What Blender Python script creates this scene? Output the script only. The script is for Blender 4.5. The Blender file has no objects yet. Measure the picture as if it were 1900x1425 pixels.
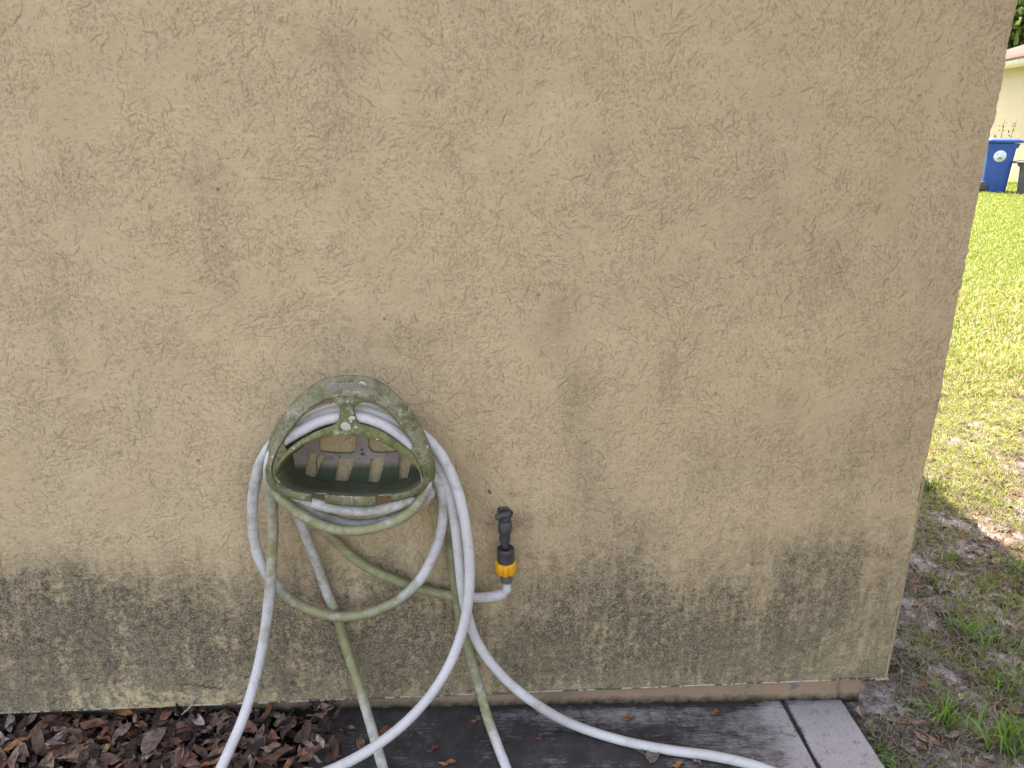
import bpy, bmesh, math, random
import numpy as np
from mathutils import Vector, Matrix, noise as mnoise

# ------------------------------------------------------------------ camera, world, sun, exposure
scn = bpy.context.scene
COL = scn.collection
rng = np.random.default_rng(7)
random.seed(7)

F_PX = 1430.0
WBT = 18.0
TH = math.radians(19.2)          # camera looks down
PS = math.radians(3.2)           # and slightly to the right
CAM = np.array([0.0, -1.533, 1.40])
CW = np.array([math.sin(PS)*math.cos(TH), math.cos(PS)*math.cos(TH), -math.sin(TH)])
CR = np.array([math.cos(PS), -math.sin(PS), 0.0])
CU = np.cross(CR, CW)

def ray(px, py):
    return CW + CR*(px-950)/F_PX - CU*(py-712.5)/F_PX
def P(px, py, y=0.0):            # point of the vertical plane at depth y
    r = ray(px, py); return CAM + r*((y-CAM[1])/r[1])
def G(px, py, z=0.0):            # point of the level plane at height z
    r = ray(px, py); return CAM + r*((z-CAM[2])/r[2])

cam_d = bpy.data.cameras.new('camera'); cam = bpy.data.objects.new('camera', cam_d); COL.objects.link(cam)
cam.location = CAM
cam.matrix_world = Matrix(((CR[0], CU[0], -CW[0], CAM[0]), (CR[1], CU[1], -CW[1], CAM[1]),
                           (CR[2], CU[2], -CW[2], CAM[2]), (0, 0, 0, 1)))
cam_d.sensor_width = 36.0; cam_d.lens = 36.0*F_PX/1900.0
cam_d.clip_start = 0.02; cam_d.clip_end = 500
scn.camera = cam

LT = Vector((0.33, -1.05, -2.6)).normalized()        # the way sunlight travels
SUN_EL = math.asin(-LT.z)
SUN_AZ = math.atan2(-LT.x, -LT.y)                     # from +Y towards +X
world = bpy.data.worlds.new('World'); scn.world = world; world.use_nodes = True
wn = world.node_tree; wn.nodes.clear()
sky = wn.nodes.new('ShaderNodeTexSky'); sky.sky_type = 'NISHITA'; sky.sun_disc = False
sky.sun_elevation = SUN_EL; sky.sun_rotation = SUN_AZ
sky.air_density = 1.0; sky.dust_density = 3.0; sky.ozone_density = 0.6
bg = wn.nodes.new('ShaderNodeBackground'); bg.inputs['Strength'].default_value = 0.15
wo = wn.nodes.new('ShaderNodeOutputWorld')
wn.links.new(sky.outputs[0], bg.inputs[0]); wn.links.new(bg.outputs[0], wo.inputs[0])
sun_d = bpy.data.lights.new('sun', 'SUN'); sun_d.energy = 2.5; sun_d.angle = math.radians(0.5)
sun_d.color = (1.0, 0.95, 0.87)
sun = bpy.data.objects.new('sun', sun_d); COL.objects.link(sun)
sun.rotation_euler = LT.to_track_quat('-Z', 'Y').to_euler(); sun.location = (0, 0, 12)
scn.view_settings.view_transform = 'Standard'; scn.view_settings.look = 'None'
scn.view_settings.exposure = 2.62; scn.view_settings.use_white_balance = True; scn.view_settings.white_balance_temperature = 8200; scn.view_settings.white_balance_tint = WBT; scn.view_settings.gamma = 1.0
scn.render.engine = 'CYCLES'

# ------------------------------------------------------------------ helpers
def link(o, parent=None):
    COL.objects.link(o)
    if parent is not None: o.parent = parent
    return o
def tag(o, label=None, cat=None, group=None, kind=None):
    if label: o['label'] = label
    if cat: o['category'] = cat
    if group: o['group'] = group
    if kind: o['kind'] = kind
    return o
def thing(name, label, cat, loc=(0, 0, 0), group=None):
    o = bpy.data.objects.new(name, None); o.empty_display_size = 0.05; o.location = loc
    COL.objects.link(o); return tag(o, label, cat, group)
def mesh_np(name, V, Q, mat, parent=None, smooth=True, attrs=None, uv=None, origin=None):
    """V (n,3); Q (m,k) faces of equal size k, or a list of tuples"""
    V = np.asarray(V, dtype=np.float32)
    if origin is not None: V = V - np.asarray(origin, dtype=np.float32)
    me = bpy.data.meshes.new(name)
    if isinstance(Q, list):
        tot = np.array([len(f) for f in Q], dtype=np.int32); idx = np.array([i for f in Q for i in f], dtype=np.int32)
    else:
        Q = np.asarray(Q, dtype=np.int32); tot = np.full(len(Q), Q.shape[1], dtype=np.int32); idx = Q.ravel()
    me.vertices.add(len(V)); me.vertices.foreach_set('co', V.ravel())
    me.loops.add(len(idx)); me.loops.foreach_set('vertex_index', idx)
    st = np.concatenate(([0], np.cumsum(tot)[:-1])).astype(np.int32)
    me.polygons.add(len(tot)); me.polygons.foreach_set('loop_start', st); me.polygons.foreach_set('loop_total', tot)
    me.update(calc_edges=True)
    if smooth: me.polygons.foreach_set('use_smooth', np.ones(len(tot), dtype=bool))
    if attrs:
        for k, a in attrs.items():
            a = np.asarray(a, dtype=np.float32)
            if a.ndim == 1:
                at = me.attributes.new(k, 'FLOAT', 'POINT'); at.data.foreach_set('value', a)
            else:
                at = me.attributes.new(k, 'FLOAT_COLOR', 'POINT')
                c = np.ones((len(a), 4), dtype=np.float32); c[:, :3] = a; at.data.foreach_set('color', c.ravel())
    if uv is not None:
        l = me.uv_layers.new(name='UVMap'); l.data.foreach_set('uv', np.asarray(uv, dtype=np.float32).ravel())
    me.validate()
    if mat: me.materials.append(mat)
    o = bpy.data.objects.new(name, me)
    if origin is not None: o.location = origin
    return link(o, parent)
def grid_faces(nr, nc, wrap=False):
    r = np.arange(nr-1)[:, None]; c = np.arange(nc if wrap else nc-1)[None, :]
    c2 = (c+1) % nc
    return np.stack([r*nc+c, r*nc+c2, (r+1)*nc+c2, (r+1)*nc+c], -1).reshape(-1, 4)
class Acc:
    def __init__(s): s.V = []; s.F = []; s.C = []; s.n = 0
    def add(s, v, f, c=None):
        v = np.asarray(v, float)
        s.V.append(v); s.F += [tuple(int(i)+s.n for i in q) for q in f]
        if c is not None: s.C.append(np.tile(np.asarray(c, float), (len(v), 1)))
        s.n += len(v)
    def build(s, name, mat, parent=None, smooth=True, origin=None, extra=None):
        at = dict(extra or {})
        if s.C: at['lc'] = np.concatenate(s.C)
        return mesh_np(name, np.concatenate(s.V), s.F, mat, parent, smooth, at, origin=origin)
def box(a, c, h, rot=None):
    c = np.array(c, float); h = np.array(h, float)
    v = np.array([[x, y, z] for x in (-1, 1) for y in (-1, 1) for z in (-1, 1)], float)*h
    if rot is not None: v = v @ np.array(rot).T
    f = [(0, 1, 3, 2), (4, 6, 7, 5), (0, 4, 5, 1), (2, 3, 7, 6), (0, 2, 6, 4), (1, 5, 7, 3)]
    a.add(v+c, f)
def bevel(o, w, seg=2):
    m = o.modifiers.new('bevel', 'BEVEL'); m.width = w; m.segments = seg; m.limit_method = 'ANGLE'; m.angle_limit = math.radians(35)
def spectral(nr, nc, dx, lo, hi, seed, ax=1.0, az=1.0):
    """band limited noise, wavelengths lo..hi metres, unit variance; ax/az stretch"""
    g = np.random.default_rng(seed); w = g.standard_normal((nr, nc))
    fz = np.fft.fftfreq(nr, dx)[:, None]*az; fx = np.fft.rfftfreq(nc, dx)[None, :]*ax
    f = np.sqrt(fz**2+fx**2)+1e-9
    band = 1/(1+(f*lo)**6) * 1/(1+(1/(f*hi))**6) / f
    n = np.fft.irfft2(np.fft.rfft2(w)*band, s=(nr, nc)); n -= n.mean(); return (n/n.std()).astype(np.float32)
def catmull(pts, step=0.006):
    pts = [np.array(p, float) for p in pts]
    p = [2*pts[0]-pts[1]]+pts+[2*pts[-1]-pts[-2]]; out = []; par = []
    for i in range(1, len(p)-2):
        p0, p1, p2, p3 = p[i-1:i+3]
        t0 = 0; t1 = t0+max(1e-5, np.linalg.norm(p1[:3]-p0[:3]))**.5; t2 = t1+max(1e-5, np.linalg.norm(p2[:3]-p1[:3]))**.5
        t3 = t2+max(1e-5, np.linalg.norm(p3[:3]-p2[:3]))**.5
        n = max(2, int(np.linalg.norm(p2[:3]-p1[:3])/step))
        for k in range(n):
            t = t1+(t2-t1)*k/n
            A1 = (t1-t)/(t1-t0)*p0+(t-t0)/(t1-t0)*p1; A2 = (t2-t)/(t2-t1)*p1+(t-t1)/(t2-t1)*p2; A3 = (t3-t)/(t3-t2)*p2+(t-t2)/(t3-t2)*p3
            B1 = (t2-t)/(t2-t0)*A1+(t-t0)/(t2-t0)*A2; B2 = (t3-t)/(t3-t1)*A2+(t-t1)/(t3-t1)*A3
            out.append((t2-t)/(t2-t1)*B1+(t-t1)/(t2-t1)*B2); par.append(i-1+k/n)
    out.append(pts[-1]); par.append(len(pts)-1.0)
    return np.array(out), np.array(par)
def resample(c, n, closed=False):
    c = np.array(c, float)
    if closed: c = np.vstack([c, c[:1]])
    d = np.concatenate(([0], np.cumsum(np.linalg.norm(np.diff(c, axis=0), axis=1))))
    t = np.linspace(0, d[-1], n+1 if closed else n)
    r = np.stack([np.interp(t, d, c[:, k]) for k in range(c.shape[1])], 1)
    return r[:-1] if closed else r
def tube(path, rad, n=14):
    """path (m,3), rad scalar or (m,) -> V, Q, angle index, length"""
    m = len(path); T = np.gradient(path, axis=0); T /= np.linalg.norm(T, axis=1)[:, None]
    N = np.zeros((m, 3)); a = np.array([0, 0, 1.0]) if abs(T[0][2]) < .9 else np.array([1.0, 0, 0])
    N[0] = np.cross(T[0], a); N[0] /= np.linalg.norm(N[0])
    for i in range(1, m):
        v = N[i-1]-T[i]*(N[i-1]@T[i]); N[i] = v/np.linalg.norm(v)
    B = np.cross(T, N); an = np.arange(n)*2*math.pi/n
    r = np.broadcast_to(np.asarray(rad, float), (m,))[:, None, None]
    V = path[:, None, :]+r*(np.cos(an)[None, :, None]*N[:, None, :]+np.sin(an)[None, :, None]*B[:, None, :])
    L = np.concatenate(([0], np.cumsum(np.linalg.norm(np.diff(path, axis=0), axis=1))))
    return V.reshape(-1, 3), grid_faces(m, n, True)[:, ::-1], L
def lathe(a, c, prof, n=24, axis='z', fl=None, rot=None):
    """prof: list of (r,h). fl(angle,r,k)->r"""
    V = []
    for k, (r, h) in enumerate(prof):
        for i in range(n):
            t = 2*math.pi*i/n; rr = fl(t, r, k) if fl else r
            V.append((rr*math.cos(t), rr*math.sin(t), h))
    V = np.array(V)
    if axis == 'y': V = V[:, [0, 2, 1]]*np.array([1, -1, 1])
    if axis == 'x': V = V[:, [2, 0, 1]]
    if rot is not None: V = V @ np.array(rot).T
    f = [tuple(q) for q in grid_faces(len(prof), n, True)]
    f.append(tuple(reversed(range(n)))); f.append(tuple(range((len(prof)-1)*n, len(prof)*n)))
    a.add(V+np.array(c, float), f)

# node helpers
class NT:
    def __init__(s, name, rough=0.8, spec=0.3):
        s.m = bpy.data.materials.new(name); s.m.use_nodes = True; s.t = s.m.node_tree; s.b = s.t.nodes['Principled BSDF']
        s.b.inputs['Roughness'].default_value = rough; s.b.inputs['Specular IOR Level'].default_value = spec
        s.out = s.t.nodes['Material Output']
    def n(s, ty, **k):
        x = s.t.nodes.new(ty)
        for a, v in k.items(): setattr(x, a, v)
        return x
    def put(s, sock, v):
        if hasattr(v, 'is_output') or isinstance(v, bpy.types.NodeSocket): s.t.links.new(v, sock)
        else: sock.default_value = v
    def coord(s, kind='Object'):
        if not hasattr(s, '_tc'): s._tc = s.n('ShaderNodeTexCoord')
        return s._tc.outputs[kind]
    def noise(s, scale, detail=4, rough=.6, vec=None, stretch=None, dist=0, lo=None, hi=None, off=None):
        v = vec or s.coord()
        if stretch or off:
            mp = s.n('ShaderNodeMapping'); s.put(mp.inputs[0], v)
            if stretch: mp.inputs['Scale'].default_value = stretch
            if off: mp.inputs['Location'].default_value = off
            v = mp.outputs[0]
        x = s.n('ShaderNodeTexNoise'); s.put(x.inputs['Vector'], v); x.inputs['Scale'].default_value = scale
        x.inputs['Detail'].default_value = detail; x.inputs['Roughness'].default_value = rough; x.inputs['Distortion'].default_value = dist
        o = x.outputs[0]
        return s.rng(o, lo, hi) if lo is not None else o
    def rng(s, v, lo, hi, a=0., b=1.):
        x = s.n('ShaderNodeMapRange'); s.put(x.inputs[0], v)
        for i, q in zip((1, 2, 3, 4), (lo, hi, a, b)): x.inputs[i].default_value = q
        return x.outputs[0]
    def math(s, op, a, b=0., c=0.):
        x = s.n('ShaderNodeMath', operation=op); s.put(x.inputs[0], a); s.put(x.inputs[1], b)
        if op == 'MULTIPLY_ADD': s.put(x.inputs[2], c)
        return x.outputs[0]
    def mix(s, f, a, b, mode='MIX'):
        x = s.n('ShaderNodeMix', data_type='RGBA', blend_type=mode); s.put(x.inputs[0], f)
        for i, v in ((6, a), (7, b)):
            if isinstance(v, tuple) and len(v) == 3: v = (*v, 1)
            s.put(x.inputs[i], v)
        return x.outputs[2]
    def attr(s, name, out='Fac'):
        x = s.n('ShaderNodeAttribute'); x.attribute_name = name; return x.outputs[out]
    def voro(s, scale, vec=None, feature='F1'):
        x = s.n('ShaderNodeTexVoronoi', feature=feature); s.put(x.inputs['Vector'], vec or s.coord()); x.inputs['Scale'].default_value = scale
        return x.outputs['Distance']
    def base(s, v):
        if isinstance(v, tuple) and len(v) == 3: v = (*v, 1)
        s.put(s.b.inputs['Base Color'], v); return s
    def bump(s, h, strength=.5, dist=.001):
        x = s.n('ShaderNodeBump'); s.put(x.inputs['Height'], h); x.inputs['Strength'].default_value = strength
        x.inputs['Distance'].default_value = dist; s.t.links.new(x.outputs[0], s.b.inputs['Normal']); return s

# ------------------------------------------------------------------ materials
def m_stucco():
    s = NT('stucco', .92, .15)
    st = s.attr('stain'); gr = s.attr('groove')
    big = s.noise(2.2, 4, .6, lo=.35, hi=.65)
    c = s.mix(big, (.525, .398, .232), (.485, .370, .222))
    c = s.mix(s.noise(9, 5, .65, lo=.4, hi=.7), c, (.555, .430, .258))
    # dirt and shade in the grooves of the texture, both put into the colour
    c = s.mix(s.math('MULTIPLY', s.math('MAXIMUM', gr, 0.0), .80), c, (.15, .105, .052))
    c = s.mix(s.math('MULTIPLY', s.math('MAXIMUM', s.math('MULTIPLY', gr, -1.0), 0.0), .9), c, (.70, .58, .40))  # cleaner, paler burr edges; their highlight is put into the colour
    fine = s.noise(420, 3, .7, lo=.30, hi=.66)
    mid = s.noise(60, 5, .7, lo=.36, hi=.66)
    c = s.mix(s.math('MULTIPLY', s.rng(fine, 0.0, .3, 1, 0), .25), c, (.22, .18, .115))
    # mildew: breaks up into specks
    gsm = s.noise(230, 4, .75, lo=.36, hi=.64)
    k = s.math('ADD', s.math('MULTIPLY', gsm, .62), s.math('MULTIPLY', mid, .38))
    k2 = s.math('MULTIPLY', st, s.math('MULTIPLY_ADD', k, 1.35, .22))
    k2 = s.rng(k2, .03, 1.0)
    mould = s.mix(s.noise(7, 3, .6, lo=.4, hi=.65), (.042, .040, .034), (.070, .065, .053))
    c = s.mix(s.math('MINIMUM', k2, .92), c, mould)
    alg = s.attr('algae')
    c = s.mix(s.math('MULTIPLY', alg, s.noise(35, 5, .7, lo=.3, hi=.7)), c, (.23, .205, .125))  # green algae tint plus shade painted into the lower right
    s.base(c)
    h = s.math('ADD', s.math('MULTIPLY', s.noise(330, 4, .65), 1.0), s.math('MULTIPLY', s.noise(120, 3, .6), 1.2))
    s.bump(h, .9, .0022)
    return s.m
def m_plastic_rack():
    s = NT('weathered_plastic', .72, .3)
    c = s.mix(s.noise(9, 5, .65, lo=.35, hi=.65), (.29, .255, .175), (.18, .16, .095))
    c = s.mix(s.noise(16, 6, .7, lo=.42, hi=.62, off=(3, 1, 2)), c, (.11, .115, .055))
    c = s.mix(s.math('MULTIPLY', s.attr('green'), s.noise(30, 6, .7, lo=.25, hi=.6, off=(7, 0, 2))), c, (.135, .155, .035))
    c = s.mix(s.noise(32, 6, .78, lo=.54, hi=.62, off=(9, 2, 4)), c, (.32, .295, .21))
    c = s.mix(s.noise(55, 6, .78, lo=.52, hi=.62, off=(2, 2, 8)), c, (.085, .085, .045))
    c = s.mix(s.noise(150, 4, .7, lo=.56, hi=.70), c, (.08, .075, .045))
    c = s.mix(s.math('MULTIPLY', s.rng(s.voro(120), .0, .22, 1, 0), s.noise(40, 3, .5, lo=.5, hi=.56)), c, (.48, .47, .40))
    c = s.mix(s.math('MULTIPLY', s.rng(s.voro(45), .12, .2, 1, 0), s.noise(14, 3, .5, lo=.56, hi=.6, off=(5, 5, 5))), c, (.42, .42, .33))
    s.base(c); s.bump(s.noise(170, 5, .7), .35, .001)
    return s.m
def m_plastic_inside():
    s = NT('algae_plastic', .6, .35)
    c = s.mix(s.noise(14, 6, .7, lo=.35, hi=.65), (.17, .16, .115), (.075, .10, .038))
    c = s.mix(s.noise(30, 5, .7, lo=.5, hi=.7, off=(1, 4, 2)), c, (.14, .17, .045))
    c = s.mix(s.math('MULTIPLY', s.attr('lip'), s.noise(60, 6, .7, lo=.35, hi=.6)), c, (.34, .32, .25))
    c = s.mix(s.math('MULTIPLY', s.rng(s.voro(170), .0, .25, 1, 0), s.noise(30, 3, .5, lo=.50, hi=.58)), c, (.50, .50, .44))
    s.base(c); s.bump(s.noise(150, 5, .7), .3, .001); return s.m
def m_plastic_back():
    s = NT('backplate_plastic', .75, .25); zz = s.n('ShaderNodeSeparateXYZ'); s.t.links.new(s.coord(), zz.inputs[0])
    c = s.mix(s.noise(20, 5, .65, lo=.35, hi=.65), (.34, .28, .25), (.25, .21, .19))
    mz = P(650, 858, -.0085)[2]
    c = s.mix(s.rng(s.math('ADD', zz.outputs[2], s.math('MULTIPLY', s.noise(25, 4, .6), .02)), mz-.004, mz+.012, 1, 0), c, (.075, .085, .045))
    c = s.mix(s.noise(60, 5, .7, lo=.55, hi=.75), c, (.07, .065, .05))
    s.base(c); s.bump(s.noise(170, 5, .7), .3, .001); return s.m
def m_hose():
    s = NT('hose_vinyl', .5, .4)
    uv = s.n('ShaderNodeUVMap'); sp = s.n('ShaderNodeSeparateXYZ'); s.t.links.new(uv.outputs[0], sp.inputs[0])
    u, v = sp.outputs[0], sp.outputs[1]
    a = s.math('MULTIPLY', u, 2*math.pi*10); b = s.math('MULTIPLY', v, 2*math.pi/.0070)
    s1 = s.math('SINE', s.math('ADD', a, b)); s2 = s.math('SINE', s.math('SUBTRACT', a, b))
    w = s.rng(s.math('MAXIMUM', s1, s2), .2, 1.0)
    al = s.attr('algae')
    nz = s.noise(26, 6, .72); nf = s.noise(120, 4, .7)
    k = s.rng(s.math('ADD', s.math('MULTIPLY', al, 1.9), s.math('ADD', s.math('MULTIPLY', nz, 2.6), s.math('MULTIPLY', nf, .5))), 1.72, 2.5)
    c = s.mix(s.noise(11, 4, .6, lo=.4, hi=.65), (.60, .585, .575), (.50, .485, .47))
    gap = s.math('SUBTRACT', 1.0, w)
    c = s.mix(s.math('MULTIPLY', gap, s.rng(al, 0, .6, .22, .5)), c, (.25, .25, .22))
    c = s.mix(s.math('MULTIPLY', s.noise(90, 3, .6, lo=.62, hi=.75), .5), c, (.22, .22, .18))
    grn = s.mix(s.noise(40, 4, .6, lo=.35, hi=.65), (.19, .185, .05), (.30, .285, .12))
    grn = s.mix(s.math('MULTIPLY', gap, .5), grn, (.09, .09, .03))
    c = s.mix(s.math('MULTIPLY', k, .9), c, grn)
    s.base(c); s.bump(s.math('ADD', w, s.math('MULTIPLY', nf, .6)), .35, .0007)
    s.b.inputs['Subsurface Weight'].default_value = 0.0
    return s.m
def m_simple(name, c1, c2, scale=40, rough=.7, spec=.3, bump=.2, metal=0):
    s = NT(name, rough, spec); s.base(s.mix(s.noise(scale, 5, .65, lo=.35, hi=.65), c1, c2))
    if bump: s.bump(s.noise(scale*3, 4, .65), bump, .001)
    s.b.inputs['Metallic'].default_value = metal
    return s.m
def m_leaf():
    s = NT('dead_leaf', .75, .25)
    c = s.mix(s.noise(70, 5, .7, lo=.35, hi=.7), s.attr('lc', 'Color'), (.05, .035, .028))
    s.put(s.b.inputs['Base Color'], c); s.bump(s.noise(200, 4, .7), .4, .001); return s.m
def m_grass():
    s = NT('grass_blade', .5, .3)
    c = s.attr('lc', 'Color'); s.put(s.b.inputs['Base Color'], c)
    tr = s.n('ShaderNodeBsdfTranslucent'); s.put(tr.inputs[0], c)
    mx = s.n('ShaderNodeMixShader'); mx.inputs[0].default_value = .35
    s.t.links.new(s.b.outputs[0], mx.inputs[1]); s.t.links.new(tr.outputs[0], mx.inputs[2]); s.t.links.new(mx.outputs[0], s.out.inputs[0])
    return s.m
def m_slab():
    s = NT('mouldy_concrete', .85, .25)
    mo = s.attr('mould')
    c = s.mix(s.noise(6, 4, .6, lo=.35, hi=.65), (.42, .38, .36), (.34, .31, .295))
    c = s.mix(s.noise(300, 3, .7, lo=.50, hi=.72), c, (.20, .18, .175)); c = s.mix(s.noise(38, 6, .78, lo=.56, hi=.66), c, (.17, .15, .14))
    st = s.noise(10, 6, .72, stretch=(1.5, 16, 1))
    fine = s.noise(160, 5, .75, stretch=(.5, 1.4, 1))
    pit = s.noise(45, 5, .75)
    k = s.math('ADD', s.math('MULTIPLY', st, .45), s.math('ADD', s.math('MULTIPLY', fine, .35), s.math('MULTIPLY', pit, .35)))
    kk = s.rng(s.math('SUBTRACT', mo, s.math('MULTIPLY', k, 1.5)), -.34, .12)
    dk = s.mix(s.noise(18, 4, .6, lo=.4, hi=.65), (.020, .019, .017), (.045, .04, .038))
    c = s.mix(s.math('MULTIPLY', kk, .95), c, dk)
    s.base(c); s.bump(s.math('ADD', s.noise(60, 5, .7, stretch=(.3, 3, 1)), s.math('MULTIPLY', s.noise(250, 4, .7), .6)), .5, .002)
    return s.m
def m_ground():
    s = NT('soil', .95, .1)
    g = s.attr('lawn')
    n1 = s.noise(6, 7, .72, lo=.42, hi=.56); n2 = s.noise(45, 6, .75, lo=.35, hi=.62)
    c = s.mix(n1, (.47, .44, .435), (.10, .083, .07))
    c = s.mix(s.math('MULTIPLY', n2, .75), c, (.06, .05, .038))
    c = s.mix(s.noise(130, 4, .7, lo=.6, hi=.75), c, (.40, .37, .35))
    l = s.mix(s.noise(7, 6, .7, lo=.35, hi=.65), (.15, .18, .05), (.36, .32, .22))
    l = s.mix(s.noise(60, 4, .7, lo=.35, hi=.65), l, (.06, .08, .02))
    c = s.mix(g, c, l)
    # the bed under the leaf pile is dark humus
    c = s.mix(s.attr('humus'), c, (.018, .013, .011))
    s.base(c); s.bump(s.math('ADD', s.noise(60, 6, .75), s.math('MULTIPLY', s.noise(300, 4, .7), .5)), .8, .006)
    return s.m

M_ST = m_stucco(); M_RACK = m_plastic_rack(); M_IN = m_plastic_inside(); M_BACK = m_plastic_back(); M_HOSE = m_hose()
M_LEAF = m_leaf(); M_GRASS = m_grass(); M_SLAB = m_slab(); M_SOIL = m_ground()
M_FAUCET = m_simple('blackened_brass', (.035, .033, .034), (.075, .07, .072), 60, .55, .4, .5)
M_COLLAR = m_simple('black_plastic', (.04, .034, .034), (.065, .055, .055), 60, .5, .4, .25)
M_YEL = m_simple('yellow_plastic', (.72, .36, .012), (.60, .27, .010), 50, .42, .45, .1)
M_FERR = m_simple('grey_ferrule', (.085, .075, .07), (.12, .105, .098), 90, .5, .4, .2)
M_SCREED = m_simple('painted_screed', (.60, .56, .45), (.34, .30, .21), 55, .6, .3, .3)
M_EMB = m_simple('worn_emblem', (.27, .24, .20), (.17, .155, .12), 90, .7, .3, .2)
M_LICHEN = m_simple('lichen', (.42, .41, .33), (.50, .48, .41), 300, .9, .1, .5)

# ------------------------------------------------------------------ the house whose wall fills the picture
house = thing('house', 'beige stucco house wall with dark mildew stains filling most of the view', 'house', (1.03, 0, 0))
XC = 1.028; ZB = 0.0655; RC = 0.006
def build_wall():
    dx = 0.002
    x0 = -1.75; nflat = int((XC-RC-x0)/dx); narc = 6; nside = 40
    zt = 2.08; nr = int((zt-ZB)/dx)
    nc = nflat+narc+nside
    s = np.arange(nc)
    sx = np.where(s < nflat, x0+s*dx, 0.0); sy = np.zeros(nc); nx = np.zeros(nc); ny = -np.ones(nc)
    for i in range(narc):
        a = (i+1)/(narc+1)*math.pi/2
        sx[nflat+i] = XC-RC+RC*math.sin(a); sy[nflat+i] = RC-RC*math.cos(a); nx[nflat+i] = math.sin(a); ny[nflat+i] = -math.cos(a)
    for i in range(nside):
        sx[nflat+narc+i] = XC; sy[nflat+narc+i] = RC+i*dx; nx[nflat+narc+i] = 1; ny[nflat+narc+i] = 0
    z = ZB+np.arange(nr)*dx
    # --- relief
    big = spectral(nr, nc, dx, .18, .7, 1)
    lump = spectral(nr, nc, dx, .02, .06, 2)
    fine = spectral(nr, nc, dx, .006, .016, 3)
    dens = spectral(nr, nc, dx, .07, .5, 4)
    flow = spectral(nr, nc, dx, .12, .6, 5)
    H = .0011*big+.00030*lump+.00016*fine*(1+.5*np.clip(dens, -1, 1))
    GR = np.zeros((nr, nc), np.float32)
    # worm grooves left by the float
    g = np.random.default_rng(11)
    def strokes(n, lmin, lmax, dep, wid, bend):
        L = (lmin+(lmax-lmin)*g.random(n)**2.2)
        cx = g.random(n)*nc; cz = g.random(n)*nr
        keep = g.random(n) < np.clip(.62+.26*dens[np.clip(cz.astype(int), 0, nr-1), np.clip(cx.astype(int), 0, nc-1)], .12, 1)
        L, cx, cz = L[keep], cx[keep], cz[keep]; n = len(L)
        ang = math.pi/2-.12+.42*flow[cz.astype(int), cx.astype(int)]+g.normal(0, .42, n)
        cur = g.normal(0, bend, n); d = dep*(.5+.8*g.random(n)); w = wid*(.7+.6*g.random(n))
        steps = int(lmax/dx*1.25)
        x = cx-np.cos(ang)*L/2/dx; y = cz-np.sin(ang)*L/2/dx
        for k in range(steps):
            t = k*dx/1.25/np.maximum(L, 1e-4); on = t < 1
            if not on.any(): break
            x = x+np.cos(ang)/1.25; y = y+np.sin(ang)/1.25
            ang = ang+cur/1.25*.06+g.normal(0, .13, n)
            prof = np.sin(np.clip(t, 0, 1)*math.pi)**.5*on
            ix = np.floor(x).astype(int); iy = np.floor(y).astype(int)
            for ddx in (-1, 0, 1, 2):
                for ddy in (-1, 0, 1, 2):
                    jx, jy = ix+ddx, iy+ddy
                    ok = (jx >= 0) & (jx < nc) & (jy >= 0) & (jy < nr) & on
                    r2 = (jx-x)**2+(jy-y)**2
                    val = d*prof*np.exp(-r2/(2*w*w))
                    np.maximum.at(GR, (jy[ok], jx[ok]), val[ok].astype(np.float32))
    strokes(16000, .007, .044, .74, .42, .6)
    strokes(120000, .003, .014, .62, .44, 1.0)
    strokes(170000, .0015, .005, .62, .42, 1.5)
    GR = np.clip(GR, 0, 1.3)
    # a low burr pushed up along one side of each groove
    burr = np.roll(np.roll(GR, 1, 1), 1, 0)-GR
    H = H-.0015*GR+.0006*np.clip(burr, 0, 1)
    # a crack and some pits low on the wall
    pit = np.zeros_like(H)
    def w2i(p): return (p[0]-x0)/dx, (p[2]-ZB)/dx
    def mark(px, py, rx, ry, val, rot=0.):
        i, j = w2i(P(px, py, 0)); k = 1.35e-3/dx
        a = int(max(rx, ry)*k*3)+2; i0, j0 = int(i), int(j)
        js = np.arange(max(0, j0-a), min(nr, j0+a)); is_ = np.arange(max(0, i0-a), min(nc, i0+a))
        if len(js) == 0 or len(is_) == 0: return
        X, Y = np.meshgrid(is_-i, js-j); c, s_ = math.cos(rot), math.sin(rot)
        u, v = (X*c+Y*s_)/(rx*k), (-X*s_+Y*c)/(ry*k)
        pit[np.ix_(js, is_)] = np.maximum(pit[np.ix_(js, is_)], val*np.exp(-(u*u+v*v)))
    for i in range(24):
        t = i/23; mark(345+70*t, 1268+12*t+2*math.sin(i*1.7), 4, 1.6, .95*(.5+.5*math.sin(t*3.1)+.2))
    for q in ((75, 1190, 6, 9), (267, 1163, 2.5, 5), (543, 1268, 6, 11), (487, 1275, 3, 8), (98, 1306, 5, 2), (908, 913, 2.2, 4.5), (458, 1258, 6, 2),
              (160, 1262, 9, 2.2), (185, 1268, 7, 2), (999, 547, 3, 3), (405, 351, 3, 3), (369, 855, 3, 3), (1327, 730, 2.5, 3), (1707, 178, 3, 3), (714, 592, 3, 3), (1273, 629, 3, 2)):
        mark(*q, 1.0 if q[3] > 3.5 or q[2] > 3.5 else .45, .35)
    H = H-.0022*pit
    # patches of cement that smooth the texture, left of and above the tap
    # --- mildew map
    X2 = np.broadcast_to(sx+np.where(s > nflat+narc, (s-nflat-narc)*dx, 0), (nr, nc)); Z2 = np.broadcast_to(z[:, None], (nr, nc))
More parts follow.
